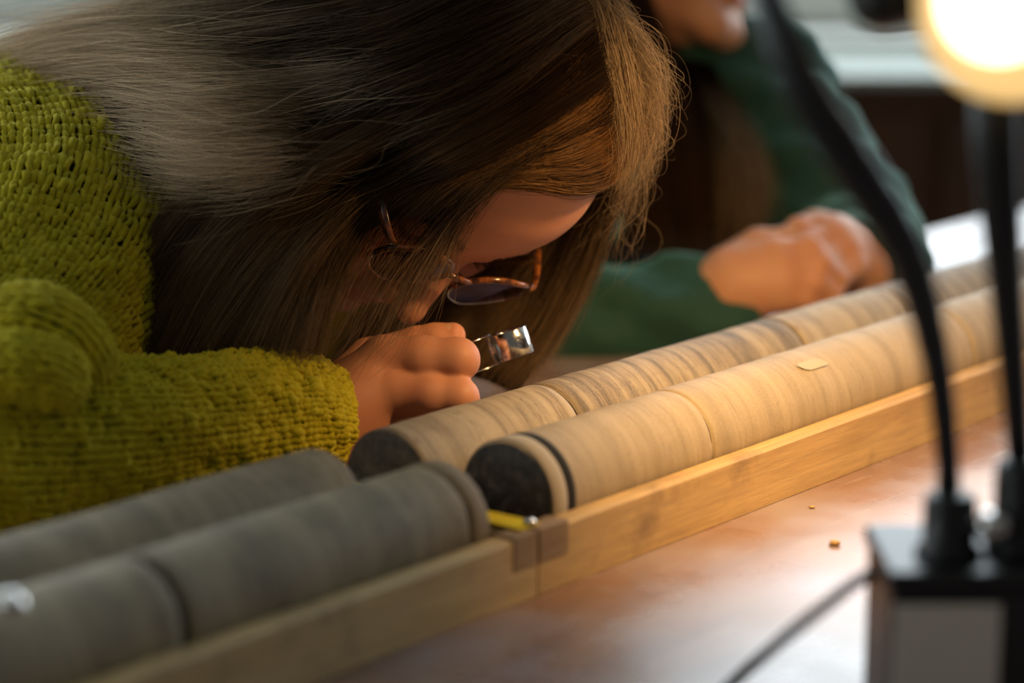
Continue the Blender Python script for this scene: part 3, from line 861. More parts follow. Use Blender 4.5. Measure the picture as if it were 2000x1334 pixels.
# ---------------------------------------------------------- knitted jumper
def knit_tube(path, nst, nrow, yarn_r, name, parent, amp=.0016, a0=0., a1=2 * np.pi, up0=(0, 0, 1), ring=6, jit=.00035, seed=0, sub=12, flat=1.):
    """stocking stitch yarn laid round a swept tube; one mesh of real loops"""
    rs = np.random.default_rng(seed)
    X = cat_rom(path, 240); P = X[:, :3]; Rr = X[:, 3]
    T, N, B = frames(P, up0)
    def surf(a, b):      # a in turns 0..1 , b 0..1 along
        q = np.clip(b, 0, 1) * (len(P) - 1); i = np.clip(q.astype(int), 0, len(P) - 2); f = (q - i)[..., None]
        L = lambda Y: Y[i] * (1 - f) + Y[i + 1] * f
        p, n_, b_, t_ = L(P), L(N), L(B), L(T); r = (Rr[i] * (1 - f[..., 0]) + Rr[i + 1] * f[..., 0])
        th = a0 + (a1 - a0) * a
        rad = n_ * np.cos(th)[..., None] + b_ * np.sin(th)[..., None] * flat
        lump = 1 + .035 * np.sin(th * 3 + b * 9) + .02 * np.sin(th * 7 - b * 21)
        return p + rad * (r * lump)[..., None], rad, t_
    Vs = []; Fs = []; base = 0
    th = np.arange(nst * sub + 1) / sub * 2 * np.pi
    for j in range(nrow):
        a = (th / (2 * np.pi) + .03 * np.sin(2 * th)) / nst
        wob = .18 * np.sin(th / nst * 3 + j * .6) + .10 * rs.normal(0, 1, nst + 1)[(np.arange(len(th)) // sub)]
        b = (j + .5 - .82 * np.cos(th) + wob) / nrow
        ctr, nr, _ = surf(a, b)
        z = (-amp * np.cos(2 * th) + rs.normal(0, jit, nst + 1)[(np.arange(len(th)) // sub)])
        ctr = ctr + nr * z[:, None] + rs.normal(0, jit * .5, ctr.shape)
        tg = np.gradient(ctr, axis=0); tg /= np.linalg.norm(tg, axis=1)[:, None] + 1e-12
        n_ = nr - tg * (nr * tg).sum(1)[:, None]; n_ /= np.linalg.norm(n_, axis=1)[:, None] + 1e-12
        bb = np.cross(tg, n_)
        an = np.linspace(0, 2 * np.pi, ring, endpoint=False)
        slub = np.interp(np.arange(len(ctr)), np.arange(0, len(ctr) + 9, 9), 1 + .22 * rs.normal(0, 1, len(np.arange(0, len(ctr) + 9, 9))))
        rr = yarn_r * np.clip(slub, .6, 1.5) * (1 + .10 * rs.normal(0, 1, len(ctr)))
        V = ctr[:, None] + rr[:, None, None] * (np.cos(an)[None, :, None] * n_[:, None] + np.sin(an)[None, :, None] * bb[:, None])
        m = len(ctr); i = np.arange(m - 1)[:, None]; k = np.arange(ring)[None]; k2 = (k + 1) % ring
        F = np.stack([i * ring + k, i * ring + k2, (i + 1) * ring + k2, (i + 1) * ring + k], -1).reshape(-1, 4)
        Vs.append(V.reshape(-1, 3)); Fs.append(F + base); base += m * ring
    V = np.vstack(Vs)
    o = mesh_obj(name, V - WL, np.vstack(Fs), M_YARN, parent, kind='stuff')
    return V

def garment_base(path, shrink, up0=(0, 0, 1)):
    X = cat_rom(path, 60); return tube_geo(X[:, :3], X[:, 3] - shrink, 28, up0)
up_path = [w4(-150, 850, 1.215, .050), w4(-50, 720, 1.262, .057), w4(40, 600, 1.312, .066), w4(78, 490, 1.352, .072), w4(55, 405, 1.395, .071), w4(-30, 350, 1.445, .068), w4(-140, 325, 1.495, .066), w4(-215, 312, 1.525, .052), w4(-255, 306, 1.54, .028), w4(-265, 305, 1.545, .008)]
fo_path = [w4(-262, 862, 1.174, .008), w4(-255, 862, 1.175, .026), w4(-225, 863, 1.178, .042), w4(-150, 868, 1.187, .049), w4(0, 872, 1.213, .049), w4(150, 868, 1.236, .0455), w4(300, 858, 1.256, .041), w4(440, 842, 1.277, .038), w4(540, 828, 1.294, .036), w4(610, 826, 1.306, .032), w4(648, 830, 1.312, .026)]
jumper = None
parts = []
nv = 0; VV = []; FF = []
for pth, sh in ((up_path, .0045), (fo_path, .0042)):
    V, F = garment_base(pth, sh); VV.append(V); FF += [tuple(i + nv for i in f) for f in F]; nv += len(V)
jumper = mesh_obj('jumper', np.vstack(VV) - WL, FF, M_WOOLBASE, woman, label='chunky lime green knitted jumper')
# torso of the jumper grown from the body
def torso_j(P):
    d = s_cone(P, NB + NV * .03, CH, .062, .105)
    d = smin(d, s_cone(P, SH_R + NV * .03, SH_L, .046, .068), .05)
    d = smin(d, s_cone(P, CH, PEL, .120, .130), .06)
    el = SH_L + NV * .14 + DV * .01 + np.array([0, 0, -.20])
    d = smin(d, s_cone(P, SH_L, el, .062, .052), .03)
    return ssub(d, s_cone(P, HF.w((0, -100, -30)), NB + NV * .02, .07, .066), .012)
Vj, Fj = surfnet(torso_j, pts.min(0) - .2, pts.max(0) + .2, .009)
jt = mesh_obj('jumper_back', Vj - WL, Fj, M_YARN, woman)
fz = []
fz.append(knit_tube(up_path, 56, 64, .0021, 'knit_stitches', jumper, .0029, jit=.0007, seed=1))
fz.append(knit_tube(fo_path, 35, 70, .0020, 'knit_stitches', jumper, .0026, jit=.0007, seed=2))
roll1 = [w4(-60, 655, 1.205, .012), w4(30, 628, 1.196, .0165), w4(100, 640, 1.196, .0175), w4(150, 690, 1.204, .016), w4(168, 745, 1.216, .012)]
roll2 = [w4(-60, 745, 1.178, .013), w4(20, 722, 1.172, .0165), w4(90, 728, 1.176, .016), w4(140, 760, 1.188, .011)]
for k_, (rp, ns, nr) in enumerate(((roll1, 16, 17), (roll2, 16, 15))):
    V, F = garment_base(rp, .003)
    mesh_obj('sleeve_fold', V - WL, F, M_WOOLBASE, woman)
    fz.append(knit_tube(rp, ns - 3, nr - 1, .0021, 'knit_stitches', jumper, .0016, seed=5 + k_))

def curves_obj(name, S, radii, m, parent, origin, kind='stuff', label=None):
    """S: (k, n, 3) strands"""
    k, n, _ = S.shape
    hc_ = bpy.data.hair_curves.new(name); hc_.add_curves([n] * k)
    hc_.attributes['position'].data.foreach_set('vector', (S - origin).astype(np.float32).ravel())
    ra = hc_.attributes.get('radius') or hc_.attributes.new('radius', 'FLOAT', 'POINT')
    ra.data.foreach_set('value', np.broadcast_to(radii, (k, n)).astype(np.float32).ravel())
    hc_.materials.append(m)
    o = bpy.data.objects.new(name, hc_); COL.objects.link(o); o.parent = parent
    if kind: o['kind'] = kind
    if label: o['label'] = label
    return o
# loose wool fibres standing off the yarn
FV = np.vstack(fz); q = FV[rng.integers(0, len(FV), 26000)]
dirs = rng.normal(0, 1, (len(q), 3)); dirs /= np.linalg.norm(dirs, axis=1)[:, None]
d2 = rng.normal(0, 1, (len(q), 3)) * .0012
S = np.stack([q, q + dirs * .0013 + d2 * .3, q + dirs * .0022 + d2], 1)
curves_obj('wool_fibres', S, np.array([.00007, .00006, .00004]), M_FUZZ, jumper, WL)

# ================================================================== hair
def guide(pts, n=26, off=6., smooth=2):
    """pixel polyline -> world polyline; a point without depth lies off mm above the head"""
    D = []
    for p in pts:
        if len(p) == 3: D.append(p[2])
        else:
            D.append(ray_head(p[0], p[1], off))
    idx = [i for i, d in enumerate(D) if d is not None]
    D = [d if d is not None else float(np.interp(i, idx, [D[j] for j in idx])) for i, d in enumerate(D)]
    P = np.array([W(p[0], p[1], d) for p, d in zip(pts, D)])
    return cat_rom(P, n)

def strands(guides, count, thick=.008, clumps=60, clump=.6, curl=.0012, jit=.0012, n=26, seed=0, tmin=.6, spread=.006, order=None):
    rs = np.random.default_rng(seed)
    G = np.array(guides); ng = len(G)
    s = np.linspace(0, 1, n)
    t = rs.uniform(0, ng - 1, count)
    cpos = rs.uniform(0, ng - 1, clumps); near = cpos[np.abs(t[:, None] - cpos[None]).argmin(1)]
    cid = np.abs(t[:, None] - cpos[None]).argmin(1)
    wv = clump * s[None] ** .8
    tt = t[:, None] * (1 - wv) + near[:, None] * wv
    tt = np.clip(tt, 0, ng - 1 - 1e-6); i = tt.astype(int); f = (tt - i)[..., None]
    k = np.arange(n)[None].repeat(count, 0)
    g = lambda j: G[np.clip(j, 0, ng - 1), k]
    p0, p1, p2, p3 = g(i - 1), g(i), g(i + 1), g(i + 2)
    S = .5 * (2 * p1 + (p2 - p0) * f + (2 * p0 - 5 * p1 + 4 * p2 - p3) * f ** 2 + (3 * p1 - p0 - 3 * p2 + p3) * f ** 3)
    layer = rs.uniform(-.35, .65, count) * thick
    cl = rs.normal(0, .35, clumps)[cid] * thick
    outward = (CAM - S); outward /= np.linalg.norm(outward, axis=2)[..., None]
    S = S + outward * ((layer + cl)[:, None, None] * (.35 + .65 * np.sin(np.pi * np.clip(s * .8 + .15, 0, 1)))[None, :, None])
    # gentle waves shared inside a clump, small ones of each strand
    def wave(m, ids, amp, fr):
        ph = rs.uniform(0, 6.28, (m, 3)); fq = rs.uniform(.6, 1.4, (m, 3)) * fr; ax = rs.normal(0, 1, (m, 3))
        w_ = np.sin(s[None, :, None] * fq[:, None] * 6.28 + ph[:, None]) * ax[:, None] * amp
        return w_[ids] if ids is not None else w_
    S = S + wave(clumps, cid, curl, 1.3) * s[None, :, None] ** .5 + wave(count, None, jit, 2.2) * s[None, :, None] ** .5
    S = S + rs.normal(0, 1, (count, 1, 3)) * .0016
    S = S + (rs.normal(0, 1, (count, 1, 3)) * spread) * (s[None, :, None] ** 1.5)
    cut = rs.uniform(tmin, 1., count)
    q = s[None] * cut[:, None] * (n - 1); i = np.clip(q.astype(int), 0, n - 2); f = (q - i)[..., None]
    rows = np.arange(count)[:, None]
    return S[rows, i] * (1 - f) + S[rows, i + 1] * f
TAPER = np.r_[np.linspace(.8, 1, 5), np.ones(13), np.linspace(1, .35, 8)]

def sheet(guides, back, m, name, parent, n=26):
    G = np.array(guides); away = G - CAM; away /= np.linalg.norm(away, axis=2)[..., None]
    ng = len(G); V0 = (G + away * back); V1 = (G + away * (back + .006))
    V = np.vstack([V0.reshape(-1, 3), V1.reshape(-1, 3)]); F = []; o = ng * n
    for i in range(ng - 1):
        for j in range(n - 1):
            a, b, c, d = i * n + j, i * n + j + 1, (i + 1) * n + j + 1, (i + 1) * n + j
            F += [(a, b, c, d), (o + d, o + c, o + b, o + a)]
    for j in range(n - 1):
        F += [(j + 1, j, o + j, o + j + 1)]; e = (ng - 1) * n; F += [(e + j, e + j + 1, o + e + j + 1, o + e + j)]
    return V, F

# A: sweeping left over nape, back and shoulder (ordered top to bottom)
GA = [guide(p, off=9) for p in [
    [(1000, -92, 1.385), (860, -98, 1.395), (620, -55, 1.41), (380, -5, 1.43), (180, 45, 1.45), (20, 95, 1.46), (-120, 150, 1.47)],
    [(1060, -78, 1.36), (900, -72, 1.365), (690, -5, 1.375), (450, 40, 1.385), (230, 80, 1.41), (60, 125, 1.43), (-100, 185, 1.44)],
    [(1090, -80), (930, -20), (740, 70), (540, 105), (340, 120, 1.37), (160, 135, 1.39), (0, 170, 1.41)],
    [(1120, -30), (960, 50), (780, 130), (600, 180), (430, 200, 1.325), (300, 205, 1.34), (170, 205, 1.36)],
    [(1140, 10), (980, 110), (810, 195), (640, 260), (490, 290, 1.30), (370, 300, 1.305), (250, 270, 1.32)],
    [(1155, 50), (1000, 170), (840, 260), (690, 320), (540, 350, 1.295), (410, 360, 1.30), (280, 345, 1.31)],
]]
# B: curtain hanging on the near side, its ends behind the sleeve and hand
GB = [guide(p, off=8) for p in [
    [(1120, -5), (950, 90), (740, 205), (540, 305, 1.305), (380, 375, 1.302), (285, 480, 1.312), (252, 610, 1.318), (245, 748, 1.322)],
    [(1140, 10), (970, 115), (780, 220), (590, 330, 1.300), (430, 440, 1.30), (330, 590, 1.31), (275, 745, 1.315)],
    [(1150, 30), (985, 138), (805, 238), (620, 340, 1.297), (465, 445, 1.297), (362, 590, 1.303), (300, 745, 1.31)],
    [(1155, 50), (1000, 160), (830, 255), (650, 350), (500, 450, 1.295), (400, 590, 1.295), (330, 740, 1.30)],
    [(1165, 80), (1010, 190), (850, 285), (680, 390), (550, 500, 1.295), (460, 620, 1.292), (390, 740, 1.295)],
    [(1172, 110), (1020, 215), (870, 300), (720, 370), (610, 480, 1.296), (540, 600, 1.288), (480, 742, 1.286)],
    [(1178, 140), (1030, 235), (890, 315), (755, 370), (655, 460), (590, 600, 1.288), (540, 745, 1.284)],
    [(1183, 165), (1040, 255), (905, 328), (790, 372), (705, 440), (650, 560, 1.296), (625, 660, 1.288), (590, 745, 1.283)],
]]
# C: loose locks falling past the glasses
GC = [guide(p, off=11) for p in [
    [(1183, 165), (1040, 255), (910, 350), (800, 470), (722, 590, 1.300), (660, 690, 1.288), (575, 745, 1.283)],
    [(1188, 190), (1045, 275), (925, 365), (840, 470), (770, 580, 1.302), (725, 670, 1.29), (650, 735, 1.283)],
    [(1190, 215), (1050, 290), (940, 375), (868, 470), (812, 570, 1.305), (775, 640, 1.295), (720, 690, 1.288)],
    [(1192, 235), (1055, 300), (950, 380), (885, 460), (845, 540, 1.31), (815, 610, 1.30), (775, 668, 1.293)],
]]
# D: sweep from the parting along the hairline
GD = [guide(p, off=7) for p in [
    [(1178, 60), (1120, 120), (1050, 185), (980, 240), (920, 285), (850, 340), (770, 420)],
    [(1200, 130), (1150, 190), (1080, 240), (1000, 280), (940, 312), (880, 350), (810, 410)],
    [(1215, 200), (1180, 260), (1120, 295), (1050, 312), (980, 328), (920, 350), (850, 400)],
    [(1220, 260), (1195, 315), (1145, 340), (1080, 345), (1010, 345), (940, 352), (880, 388)],
    [(1218, 300), (1200, 345), (1160, 368), (1110, 370), (1050, 358), (985, 350), (920, 365)],
]]
# E: far side curtain
GE = [guide(p, off=8) for p in [
    [(1150, 30, 1.35), (1225, 130, 1.37), (1232, 260, 1.385), (1200, 400, 1.41), (1150, 540, 1.43), (1085, 660, 1.44), (1010, 770, 1.44)],
    [(1150, 60, 1.35), (1212, 150, 1.365), (1215, 280, 1.385), (1180, 400, 1.415), (1125, 530, 1.44), (1060, 650, 1.45), (985, 760, 1.45)],
    [(1160, 110, 1.355), (1195, 200, 1.38), (1185, 320, 1.40), (1145, 430, 1.43), (1090, 540, 1.45), (1030, 640, 1.46), (955, 745, 1.46)],
    [(1180, 160, 1.37), (1160, 250, 1.40), (1120, 370, 1.42), (1070, 470, 1.45), (1010, 570, 1.465), (950, 660, 1.47), (900, 730, 1.47)],
    [(1185, 220, 1.38), (1110, 330, 1.43), (1050, 430, 1.45), (980, 530, 1.47), (900, 610, 1.48), (840, 680, 1.48), (800, 730, 1.48)],
    [(1180, 250, 1.385), (1080, 370, 1.44), (970, 460, 1.47), (870, 540, 1.485), (790, 615, 1.49), (735, 690, 1.49), (700, 745, 1.49)],
    [(1175, 270, 1.39), (1050, 380, 1.45), (930, 450, 1.48), (810, 520, 1.49), (720, 600, 1.495), (660, 680, 1.495), (620, 745, 1.495)],
]]
# F: cap over the crown, parting to the top
GF = [guide(p, off=6) for p in [
    [(1000, -92, 1.385), (860, -98, 1.395), (620, -55, 1.41), (380, -5, 1.43), (180, 45, 1.45)],
    [(1090, -80), (930, -20), (740, 70), (540, 105), (340, 120, 1.37)],
    [(1150, 20), (990, 120), (820, 210), (660, 290), (480, 320, 1.305)],
    [(1178, 100), (1060, 180), (930, 270), (820, 360), (720, 450)],
    [(1205, 190), (1140, 260), (1060, 300), (980, 325), (900, 365)],
]]
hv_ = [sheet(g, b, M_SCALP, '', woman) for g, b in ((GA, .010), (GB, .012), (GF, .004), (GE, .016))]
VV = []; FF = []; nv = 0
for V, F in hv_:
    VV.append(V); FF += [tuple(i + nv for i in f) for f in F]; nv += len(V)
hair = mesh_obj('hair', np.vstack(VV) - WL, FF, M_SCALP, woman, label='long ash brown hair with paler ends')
HR = .00010
def add_hair(nm, S, r, m): curves_obj(nm, S, TAPER * r, m, hair, WL)
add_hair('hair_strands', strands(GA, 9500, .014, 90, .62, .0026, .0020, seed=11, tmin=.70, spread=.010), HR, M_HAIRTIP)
add_hair('hair_strands', strands(GB, 9500, .012, 50, .55, .0016, .0010, seed=12, tmin=.75, spread=.004), HR, M_HAIR)
add_hair('hair_strands', strands(GC, 270, .007, 20, .78, .0020, .0014, seed=13, tmin=.75, spread=.007), HR, M_HAIR)
add_hair('hair_strands', strands(GD, 5500, .006, 50, .5, .0012, .0008, seed=14, tmin=.85, spread=.002), HR, M_HAIRFRONT)
add_hair('hair_strands', strands(GE, 3600, .012, 40, .7, .0018, .0012, seed=15, tmin=.8, spread=.005), HR, M_HAIR)
add_hair('hair_strands', strands(GF, 6000, .006, 60, .5, .0016, .0010, seed=16, tmin=.45, spread=.005), HR, M_HAIR)
add_hair('hair_strands', strands([GB[-1], GC[0]], 130, .008, 16, .6, .002, .0014, seed=17, tmin=.75, spread=.006), HR, M_HAIR)
GP = [guide(p, off=o) for p, o in (
    ([(1120, -90), (1168, -10), (1196, 80), (1214, 180), (1218, 270), (1196, 345)], 8), ([(1150, -80), (1188, 10), (1212, 100), (1226, 190), (1228, 280), (1210, 360)], 9),
    ([(1095, -70), (1150, 20), (1176, 100), (1196, 190), (1200, 280), (1180, 350)], 8))]
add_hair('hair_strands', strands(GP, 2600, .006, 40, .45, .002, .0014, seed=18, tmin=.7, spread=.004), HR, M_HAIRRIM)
GX = []
for y0 in (-28, -48, -70, -92, -118, -142, -164, -178, -186):
    k = math.sqrt(max(.10, 1 - ((y0 + 92) / 99) ** 2)); pts_ = []
    for ph in np.radians([-88, -60, -35, -8, 20, 48, 76, 102, 125]):
        pts_.append(HF.w((-80 * k * math.sin(ph), y0 - max(0, ph) * 14, 24 + 93 * k * math.cos(ph))))
    GX.append(cat_rom(np.array(pts_), 26))
add_hair('hair_strands', strands(GX, 9000, .003, 60, .4, .0012, .0008, seed=19, tmin=.7, spread=.003), HR, M_HAIR)
# flyaways
add_hair('flyaway_hair', strands(GA, 620, .03, 300, .05, .005, .005, seed=21, tmin=.6, spread=.020), HR, M_HAIRTIP)
GFly = [guide(p) for p in [
    [(1150, -40, 1.34), (1215, 20, 1.34), (1262, 90, 1.35), (1285, 180, 1.36), (1268, 250, 1.37), (1225, 290, 1.38)],
    [(1180, 60, 1.34), (1230, 120, 1.35), (1270, 200, 1.36), (1262, 270, 1.37), (1220, 320, 1.38), (1170, 330, 1.37)],
    [(1200, 150, 1.35), (1245, 220, 1.36), (1262, 300, 1.38), (1225, 400, 1.40), (1200, 480, 1.42), (1185, 560, 1.43)],
]]
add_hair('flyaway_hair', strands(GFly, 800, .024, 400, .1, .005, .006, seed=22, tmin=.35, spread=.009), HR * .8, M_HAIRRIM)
# brows and lashes
def short_hairs(frame, x0, x1, z, y, cnt, ln, seed, sgn, dirn):
    rs = np.random.default_rng(seed); out = []
    for i in range(cnt):
        f = rs.uniform(0, 1); x = sgn * (x0 + (x1 - x0) * f); p = np.array([x, y(f), z(f) + rs.normal(0, 1.4)])
        dvec = np.array([sgn * dirn[0], dirn[1], dirn[2]]) + rs.normal(0, .25, 3)
        out.append([frame.w(p), frame.w(p + dvec * ln * .5), frame.w(p + dvec * ln * .9 + np.array([0, -.3, .4]))])
    return np.array(out)
S = np.vstack([short_hairs(HF, 10, 46, lambda f: 12 + 4 * math.sin(f * 2.6), lambda f: 1.5 - 9 * f, 420, 7, 31 + s, s, (.8, .45, .35)) for s in (-1, 1)])
curves_obj('eyebrows', S, np.array([.00009, .00008, .00004]), M_BROWHAIR, woman, WL)
S = np.vstack([short_hairs(HF, 19, 43, lambda f: -7.5, lambda f: -7.5 - 3 * f, 130, 8, 35 + s, s, (.15, .95, .15)) for s in (-1, 1)])
curves_obj('eyelashes', S, np.array([.00010, .00008, .00004]), M_BROWHAIR, woman, WL)

# ================================================================== glasses
spec = empty('eyeglasses', HF.w((0, 12, 0)), 'tortoiseshell and metal eyeglasses worn by the leaning woman', 'glasses')
GO = np.array(spec.location)
def gw(P): return HF.w(P) - GO
RLX, RLZ = 24.5, 21.5
for s in (-1, 1):
    cx, cz, cy = s * 34, -8, 12
    def rimpt(a): return (cx + RLX * math.cos(a), cy - s * 0 - .0028 * (34 + RLX * math.cos(a) * s) ** 2 * 0 - 4 * max(0, RLX * math.cos(a) * s) / RLX, cz + RLZ * math.sin(a))
    top = [gw(rimpt(a)) for a in np.linspace(-.25, math.pi + .25, 40)]
    V, F = tube_geo(np.array(top), .0019, 12, up0=HF.F, flat=1.25)
    fr = mesh_obj('rim', V, F, M_TORT, spec)
    lowp = [gw(rimpt(a)) for a in np.linspace(math.pi + .2, 2 * math.pi - .2, 40)]
    V, F = tube_geo(np.array(lowp), .0009, 10, up0=HF.F)
    mesh_obj('lower_wire', V, F, M_STEEL, fr)
    n = 40; V = []; F = []
    for k, yo in enumerate((.6, -.6)):
        V.append((cx, cy + yo + 1.5, cz))
        for i in range(1, 6):
            for j in range(n):
                a = 2 * math.pi * j / n; q = i / 5
                p = rimpt(a); V.append((cx + (p[0] - cx) * q, p[1] * q + cy * (1 - q) + yo + 1.5 * (1 - q * q), cz + (p[2] - cz) * q))
    h_ = 1 + 5 * n
    for k in (0, 1):
        o_ = k * h_
        for j in range(n):
            j2 = (j + 1) % n; f_ = [(o_, o_ + 1 + j, o_ + 1 + j2)]
            for i in range(4):
                f_.append((o_ + 1 + i * n + j, o_ + 1 + (i + 1) * n + j, o_ + 1 + (i + 1) * n + j2, o_ + 1 + i * n + j2))
            F += [x if k else x[::-1] for x in f_]
    mesh_obj('lens', np.array([gw(p) for p in V]), F, M_GLASS, spec)
    tp = [(s * 59, 7, 2), (s * 64, 4, 3), (s * 69, -12, 3), (s * 74, -50, 1), (s * 77, -92, 0), (s * 77, -108, -10), (s * 75, -118, -26)]
    tube('temple', [gw(p) for p in tp], [.0026, .0032, .0030, .0026, .0022, .0022, .0022], M_TORT, spec, 10, 50, flat=.5, up0=HF.U)
    box('hinge', gw((s * 60, 6, 2)) - .0016, gw((s * 60, 6, 2)) + .0016, M_STEEL, spec, .0004)
    tube('nose_pad', [gw((s * 11, 8, -8)), gw((s * 10, 5, -12)), gw((s * 11.5, 4, -17))], [.0012, .0024, .0016], M_GLASS, spec, 10, 14)
br = [(-12, 11, -4), (-7, 13.5, .5), (0, 14.5, 1.6), (7, 13.5, .5), (12, 11, -4)]
tube('bridge', [gw(p) for p in br], .0018, M_TORT, spec, 12, 24, up0=HF.F)

# ================================================================== hand lens
LC = W(1000, 671, 1.376)
lax = CF(-.31, .94, -.07); lax /= np.linalg.norm(lax)
lx = CF(.92, .38, .05)
ML = basis(lax, (0, 0, 0), lx)
loupe = empty('hand_lens', LC, 'shiny steel folding hand lens held out between finger and thumb', 'hand lens')
q = .0108; hh = .0078
lathe('lens_barrel', [(q - .0016, -hh + .0012), (q - .0013, -hh), (q - .0003, -hh), (q, -hh + .0004), (q, hh - .0004), (q - .0003, hh), (q - .0013, hh), (q - .0016, hh - .0012), (q - .0016, -hh + .0012)], M_STEEL, loupe, 64, ML)
lathe('lens', [(0, hh - .0022), (q * .5, hh - .0024), (q - .0017, hh - .0034), (q - .0017, -hh + .0034), (q * .5, -hh + .0024), (0, -hh + .0022)], M_GLASS, loupe, 40, ML)
def lw(x, y, z): return ML[:3, :3] @ np.array([x, y, z])
lathe('pivot', [(.0016, -hh - .0006), (.0016, hh + .0006)], M_STEEL, loupe, 16, basis(lax, lw(-q - .0012, 0, 0)))
for sg in (-1, 1):
    out = []      # drop shaped cover plate, seen edge on
    prof = [(-.0105, .0028), (-.0125, .0050), (-.017, .0080), (-.024, .0100), (-.032, .0105), (-.039, .0092), (-.044, .0060), (-.0455, .002)]
    V = []; F = []
    for x, w_ in prof:
        zc = sg * (hh + .0007) if x > -.0125 else sg * (hh + .0007) + (x + .0125) * .02
        for y in (-w_, -w_ * .4, w_ * .4, w_):
            V.append(lw(x, y, zc)); V.append(lw(x, y, zc + .0006))
    for i in range(len(prof) - 1):
        for j in range(3):
            a = i * 8 + j * 2; b = a + 8
            F += [(a, b, b + 2, a + 2), (a + 1, a + 3, b + 3, b + 1)]
        F += [(i * 8, i * 8 + 1, i * 8 + 9, i * 8 + 8), (i * 8 + 6, i * 8 + 14, i * 8 + 15, i * 8 + 7)]
    mesh_obj('cover_plate', V, F, M_STEEL, loupe)

# ================================================================== second woman
w2 = empty('person', TW(.80, .46, FL), 'woman in a dark green top with clasped hands resting behind the cores, mostly hidden', 'person')
W2L = np.array(w2.location)
D2 = 1.93
F2 = CF(.86, -.10, -.50); U2 = CF(.06, .99, .10); L2 = np.cross(U2, F2)
HF2 = Frame((0, 0, 0), L2, U2)
HF2.O = W(1440, -18, D2) - (HF2.w((0, 2, -73)))
SKIN2 = (.56, .30, .19)
V, F = surfnet(lambda P: head_sdf(P), np.array([-92, -205, -150]), np.array([92, 34, 122]), 3.)
C2 = head_tint(V, SKIN2, (.42, .05, .05), (.05, .025, .015)); V2h = HF2.w(V)
nk = HF2.w((0, -130, -140))
shR = nk + CF(-.02, -.05, -.16); shL = W(1470, 165, 2.02)
elL = W(1668, 470, 1.90); elR = W(1000, 650, 1.72)
wrR = W(1398, 598, 1.715); wrL = W(1715, 500, 1.78)
chest = nk + CF(-.01, -.14, .02) + NV * .05; pel2 = np.array([*(TW(float((nk - A0) @ DV), .63, 0)[:2]), FL + .5])
def body2(P):
    d = s_cone(P, HF2.w((0, -118, -70)), nk, .05, .055)
    d = smin(d, s_cone(P, nk, chest, .06, .10), .04)
    d = smin(d, s_cone(P, chest, pel2, .10, .115), .05)
    d = smin(d, s_cone(P, shL, nk + CF(0, -.03, 0), .036, .038), .04); d = smin(d, s_cone(P, shR, nk + CF(0, -.03, 0), .036, .038), .04)
    d = smin(d, s_cone(P, shL, elL, .046, .036), .025); d = smin(d, s_cone(P, elL, wrL, .034, .022), .02)
    d = smin(d, s_cone(P, shR, elR, .046, .037), .025); d = smin(d, s_cone(P, elR, wrR, .034, .025), .02)
    return d
pts2 = np.array([nk, shR, shL, elL, elR, wrR, wrL, chest, pel2])
Vb, Fb = surfnet(body2, pts2.min(0) - .14, pts2.max(0) + .14, .009)
def h4(u, v, D, r): return w4(u, v + 16, D, r * 1.04)
rw = h4(1350, 585, 1.712, .021)
R2 = [([rw, h4(1440, 525, 1.705, .022), h4(1510, 490, 1.70, .016)], .012), ([h4(1430, 545, 1.705, .022), h4(1525, 525, 1.695, .015)], .012),
      ([h4(1430, 560, 1.705, .019), h4(1520, 555, 1.695, .014)], .012),
      ([h4(1505, 490, 1.70, .0115), h4(1580, 470, 1.70, .0095), h4(1620, 500, 1.71, .008), h4(1612, 535, 1.715, .007)], .005),
      ([h4(1520, 515, 1.695, .0115), h4(1600, 500, 1.695, .0095), h4(1635, 530, 1.705, .008), h4(1620, 560, 1.71, .007)], .005),
      ([h4(1522, 540, 1.692, .011), h4(1592, 535, 1.692, .009), h4(1622, 560, 1.70, .0078), h4(1605, 582, 1.705, .007)], .005),
      ([h4(1518, 562, 1.692, .010), h4(1570, 566, 1.692, .008), h4(1592, 585, 1.70, .007), h4(1578, 598, 1.705, .006)], .005),
      ([h4(1420, 510, 1.725, .016), h4(1480, 465, 1.73, .012), h4(1540, 455, 1.73, .010), h4(1575, 465, 1.73, .008)], .008)]
Lw = h4(1740, 520, 1.785, .021)
L2h = [([Lw, h4(1670, 480, 1.765, .021), h4(1610, 440, 1.745, .015)], .012), ([h4(1680, 490, 1.76, .021), h4(1630, 455, 1.735, .014)], .012),
       ([h4(1690, 505, 1.755, .019), h4(1650, 480, 1.728, .013)], .012),
       ([h4(1605, 440, 1.745, .0115), h4(1560, 435, 1.735, .0095), h4(1535, 465, 1.725, .008), h4(1540, 490, 1.72, .007)], .005),
       ([h4(1628, 455, 1.735, .0115), h4(1585, 460, 1.72, .0095), h4(1560, 490, 1.712, .008), h4(1566, 512, 1.71, .007)], .005),
       ([h4(1650, 478, 1.727, .011), h4(1612, 490, 1.712, .009), h4(1590, 515, 1.706, .008), h4(1596, 535, 1.706, .007)], .005),
       ([h4(1668, 505, 1.722, .010), h4(1640, 522, 1.71, .008), h4(1622, 545, 1.706, .007), h4(1626, 560, 1.706, .006)], .005),
       ([h4(1680, 500, 1.76, .016), h4(1640, 440, 1.76, .012), h4(1590, 425, 1.755, .010), h4(1560, 430, 1.75, .008)], .008)]
hv2, hf2, hc2 = make_hand(R2, .0018, [(W(1590, 520, 1.69), .03, (.50, .2, .12), .4)], SKIN2)
hv3, hf3, hc3 = make_hand(L2h, .0018, [(W(1600, 470, 1.72), .03, (.50, .2, .12), .4)], SKIN2)
Vall = np.vstack([V2h, Vb, hv2, hv3]) - W2L
n0, n1_, n2_ = len(V2h), len(V2h) + len(Vb), len(V2h) + len(Vb) + len(hv2)
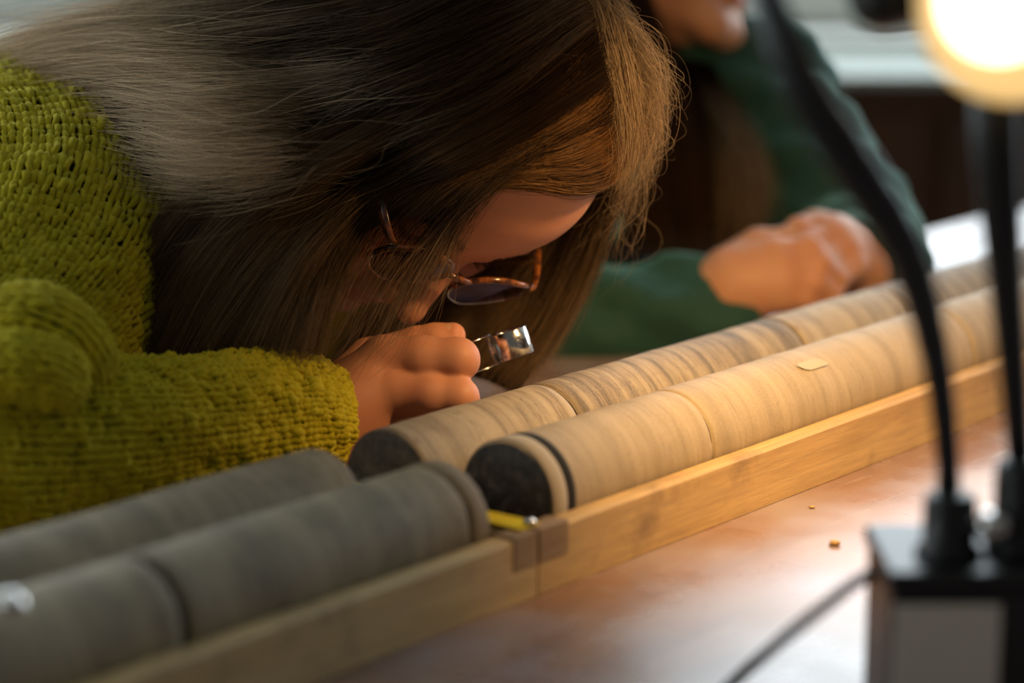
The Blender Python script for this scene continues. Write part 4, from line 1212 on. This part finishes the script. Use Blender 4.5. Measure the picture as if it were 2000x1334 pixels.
b2 = mesh_obj('body', Vall, np.vstack([F, Fb + n0, hf2 + n1_, hf3 + n2_]), M_SKIN, w2)
set_tint(b2, np.vstack([C2, np.tile(SKIN2, (len(Vb), 1)), hc2, hc3]))
def top2(P):
    d = smin(s_cone(P, nk + CF(0, -.06, 0), chest, .07, .112), s_cone(P, chest, pel2, .112, .128), .05)
    d = smin(d, s_cone(P, shL, nk + CF(0, -.03, 0), .054, .058), .05); d = smin(d, s_cone(P, shR, nk + CF(0, -.03, 0), .054, .058), .05)
    d = smin(d, s_cone(P, shL, elL, .058, .050), .025); d = smin(d, s_cone(P, elL, wrL, .048, .034), .02)
    d = smin(d, s_cone(P, shR, elR, .058, .046), .025); d = smin(d, s_cone(P, elR, W(1415, 598, 1.712), .046, .035), .02)
    # folds in the sleeves
    w_ = P @ np.array([40., 55., 90.])
    return d + .0045 * np.sin(w_ + 1.5 * np.sin(P @ np.array([30., -25., 40.]))) + .0025 * np.sin(P @ np.array([-90., 40., 150.]))
Vc, Fc = surfnet(top2, pts2.min(0) - .16, pts2.max(0) + .16, .008)
mesh_obj('green_top', Vc - W2L, Fc, M_GREEN, w2)
def g2(pts, n=26): return cat_rom(np.array([W(*p) for p in pts]), n)
GH = [g2(p) for p in [
    [(1150, -420, 2.0), (1080, -250, 2.0), (1080, -50, 1.99), (1110, 150, 1.98), (1140, 330, 1.96), (1170, 500, 1.94)],
    [(1170, -430, 1.95), (1120, -250, 1.93), (1140, -50, 1.91), (1180, 150, 1.91), (1200, 330, 1.90), (1215, 505, 1.89)],
    [(1190, -430, 1.90), (1170, -250, 1.86), (1190, -50, 1.855), (1235, 130, 1.87), (1262, 320, 1.86), (1270, 505, 1.86)],
    [(1210, -430, 1.88), (1215, -250, 1.84), (1215, -60, 1.845), (1275, 110, 1.87), (1320, 300, 1.85), (1330, 500, 1.85)],
    [(1230, -430, 1.90), (1235, -250, 1.85), (1240, -70, 1.88), (1310, 110, 1.92), (1370, 290, 1.86), (1385, 480, 1.85)],
    [(1330, -430, 2.0), (1340, -250, 2.06), (1350, -20, 2.07), (1370, 130, 2.0), (1425, 280, 1.90), (1440, 470, 1.87)],
    [(1360, -430, 2.02), (1370, -250, 2.10), (1390, -20, 2.10), (1405, 140, 2.03), (1460, 300, 1.93), (1468, 440, 1.90)],
]]
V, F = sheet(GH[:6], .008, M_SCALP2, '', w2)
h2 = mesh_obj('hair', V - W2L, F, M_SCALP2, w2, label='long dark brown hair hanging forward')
curves_obj('hair_strands', strands(GH, 5000, .02, 40, .6, .003, .002, seed=41, tmin=.8, spread=.006), TAPER * .00022, M_HAIR2, h2, W2L)
GT = [g2([(1330, 120, 1.93), (1385, 220, 1.87), (1425, 310, 1.84), (1440, 400, 1.835), (1420, 480, 1.84)]), g2([(1380, 120, 1.97), (1430, 220, 1.90), (1462, 300, 1.87), (1475, 390, 1.86), (1455, 470, 1.86)])]
curves_obj('hair_strands', strands(GT, 700, .02, 16, .6, .002, .002, seed=42, tmin=.8, spread=.012), TAPER * .0002, M_HAIR, h2, W2L)
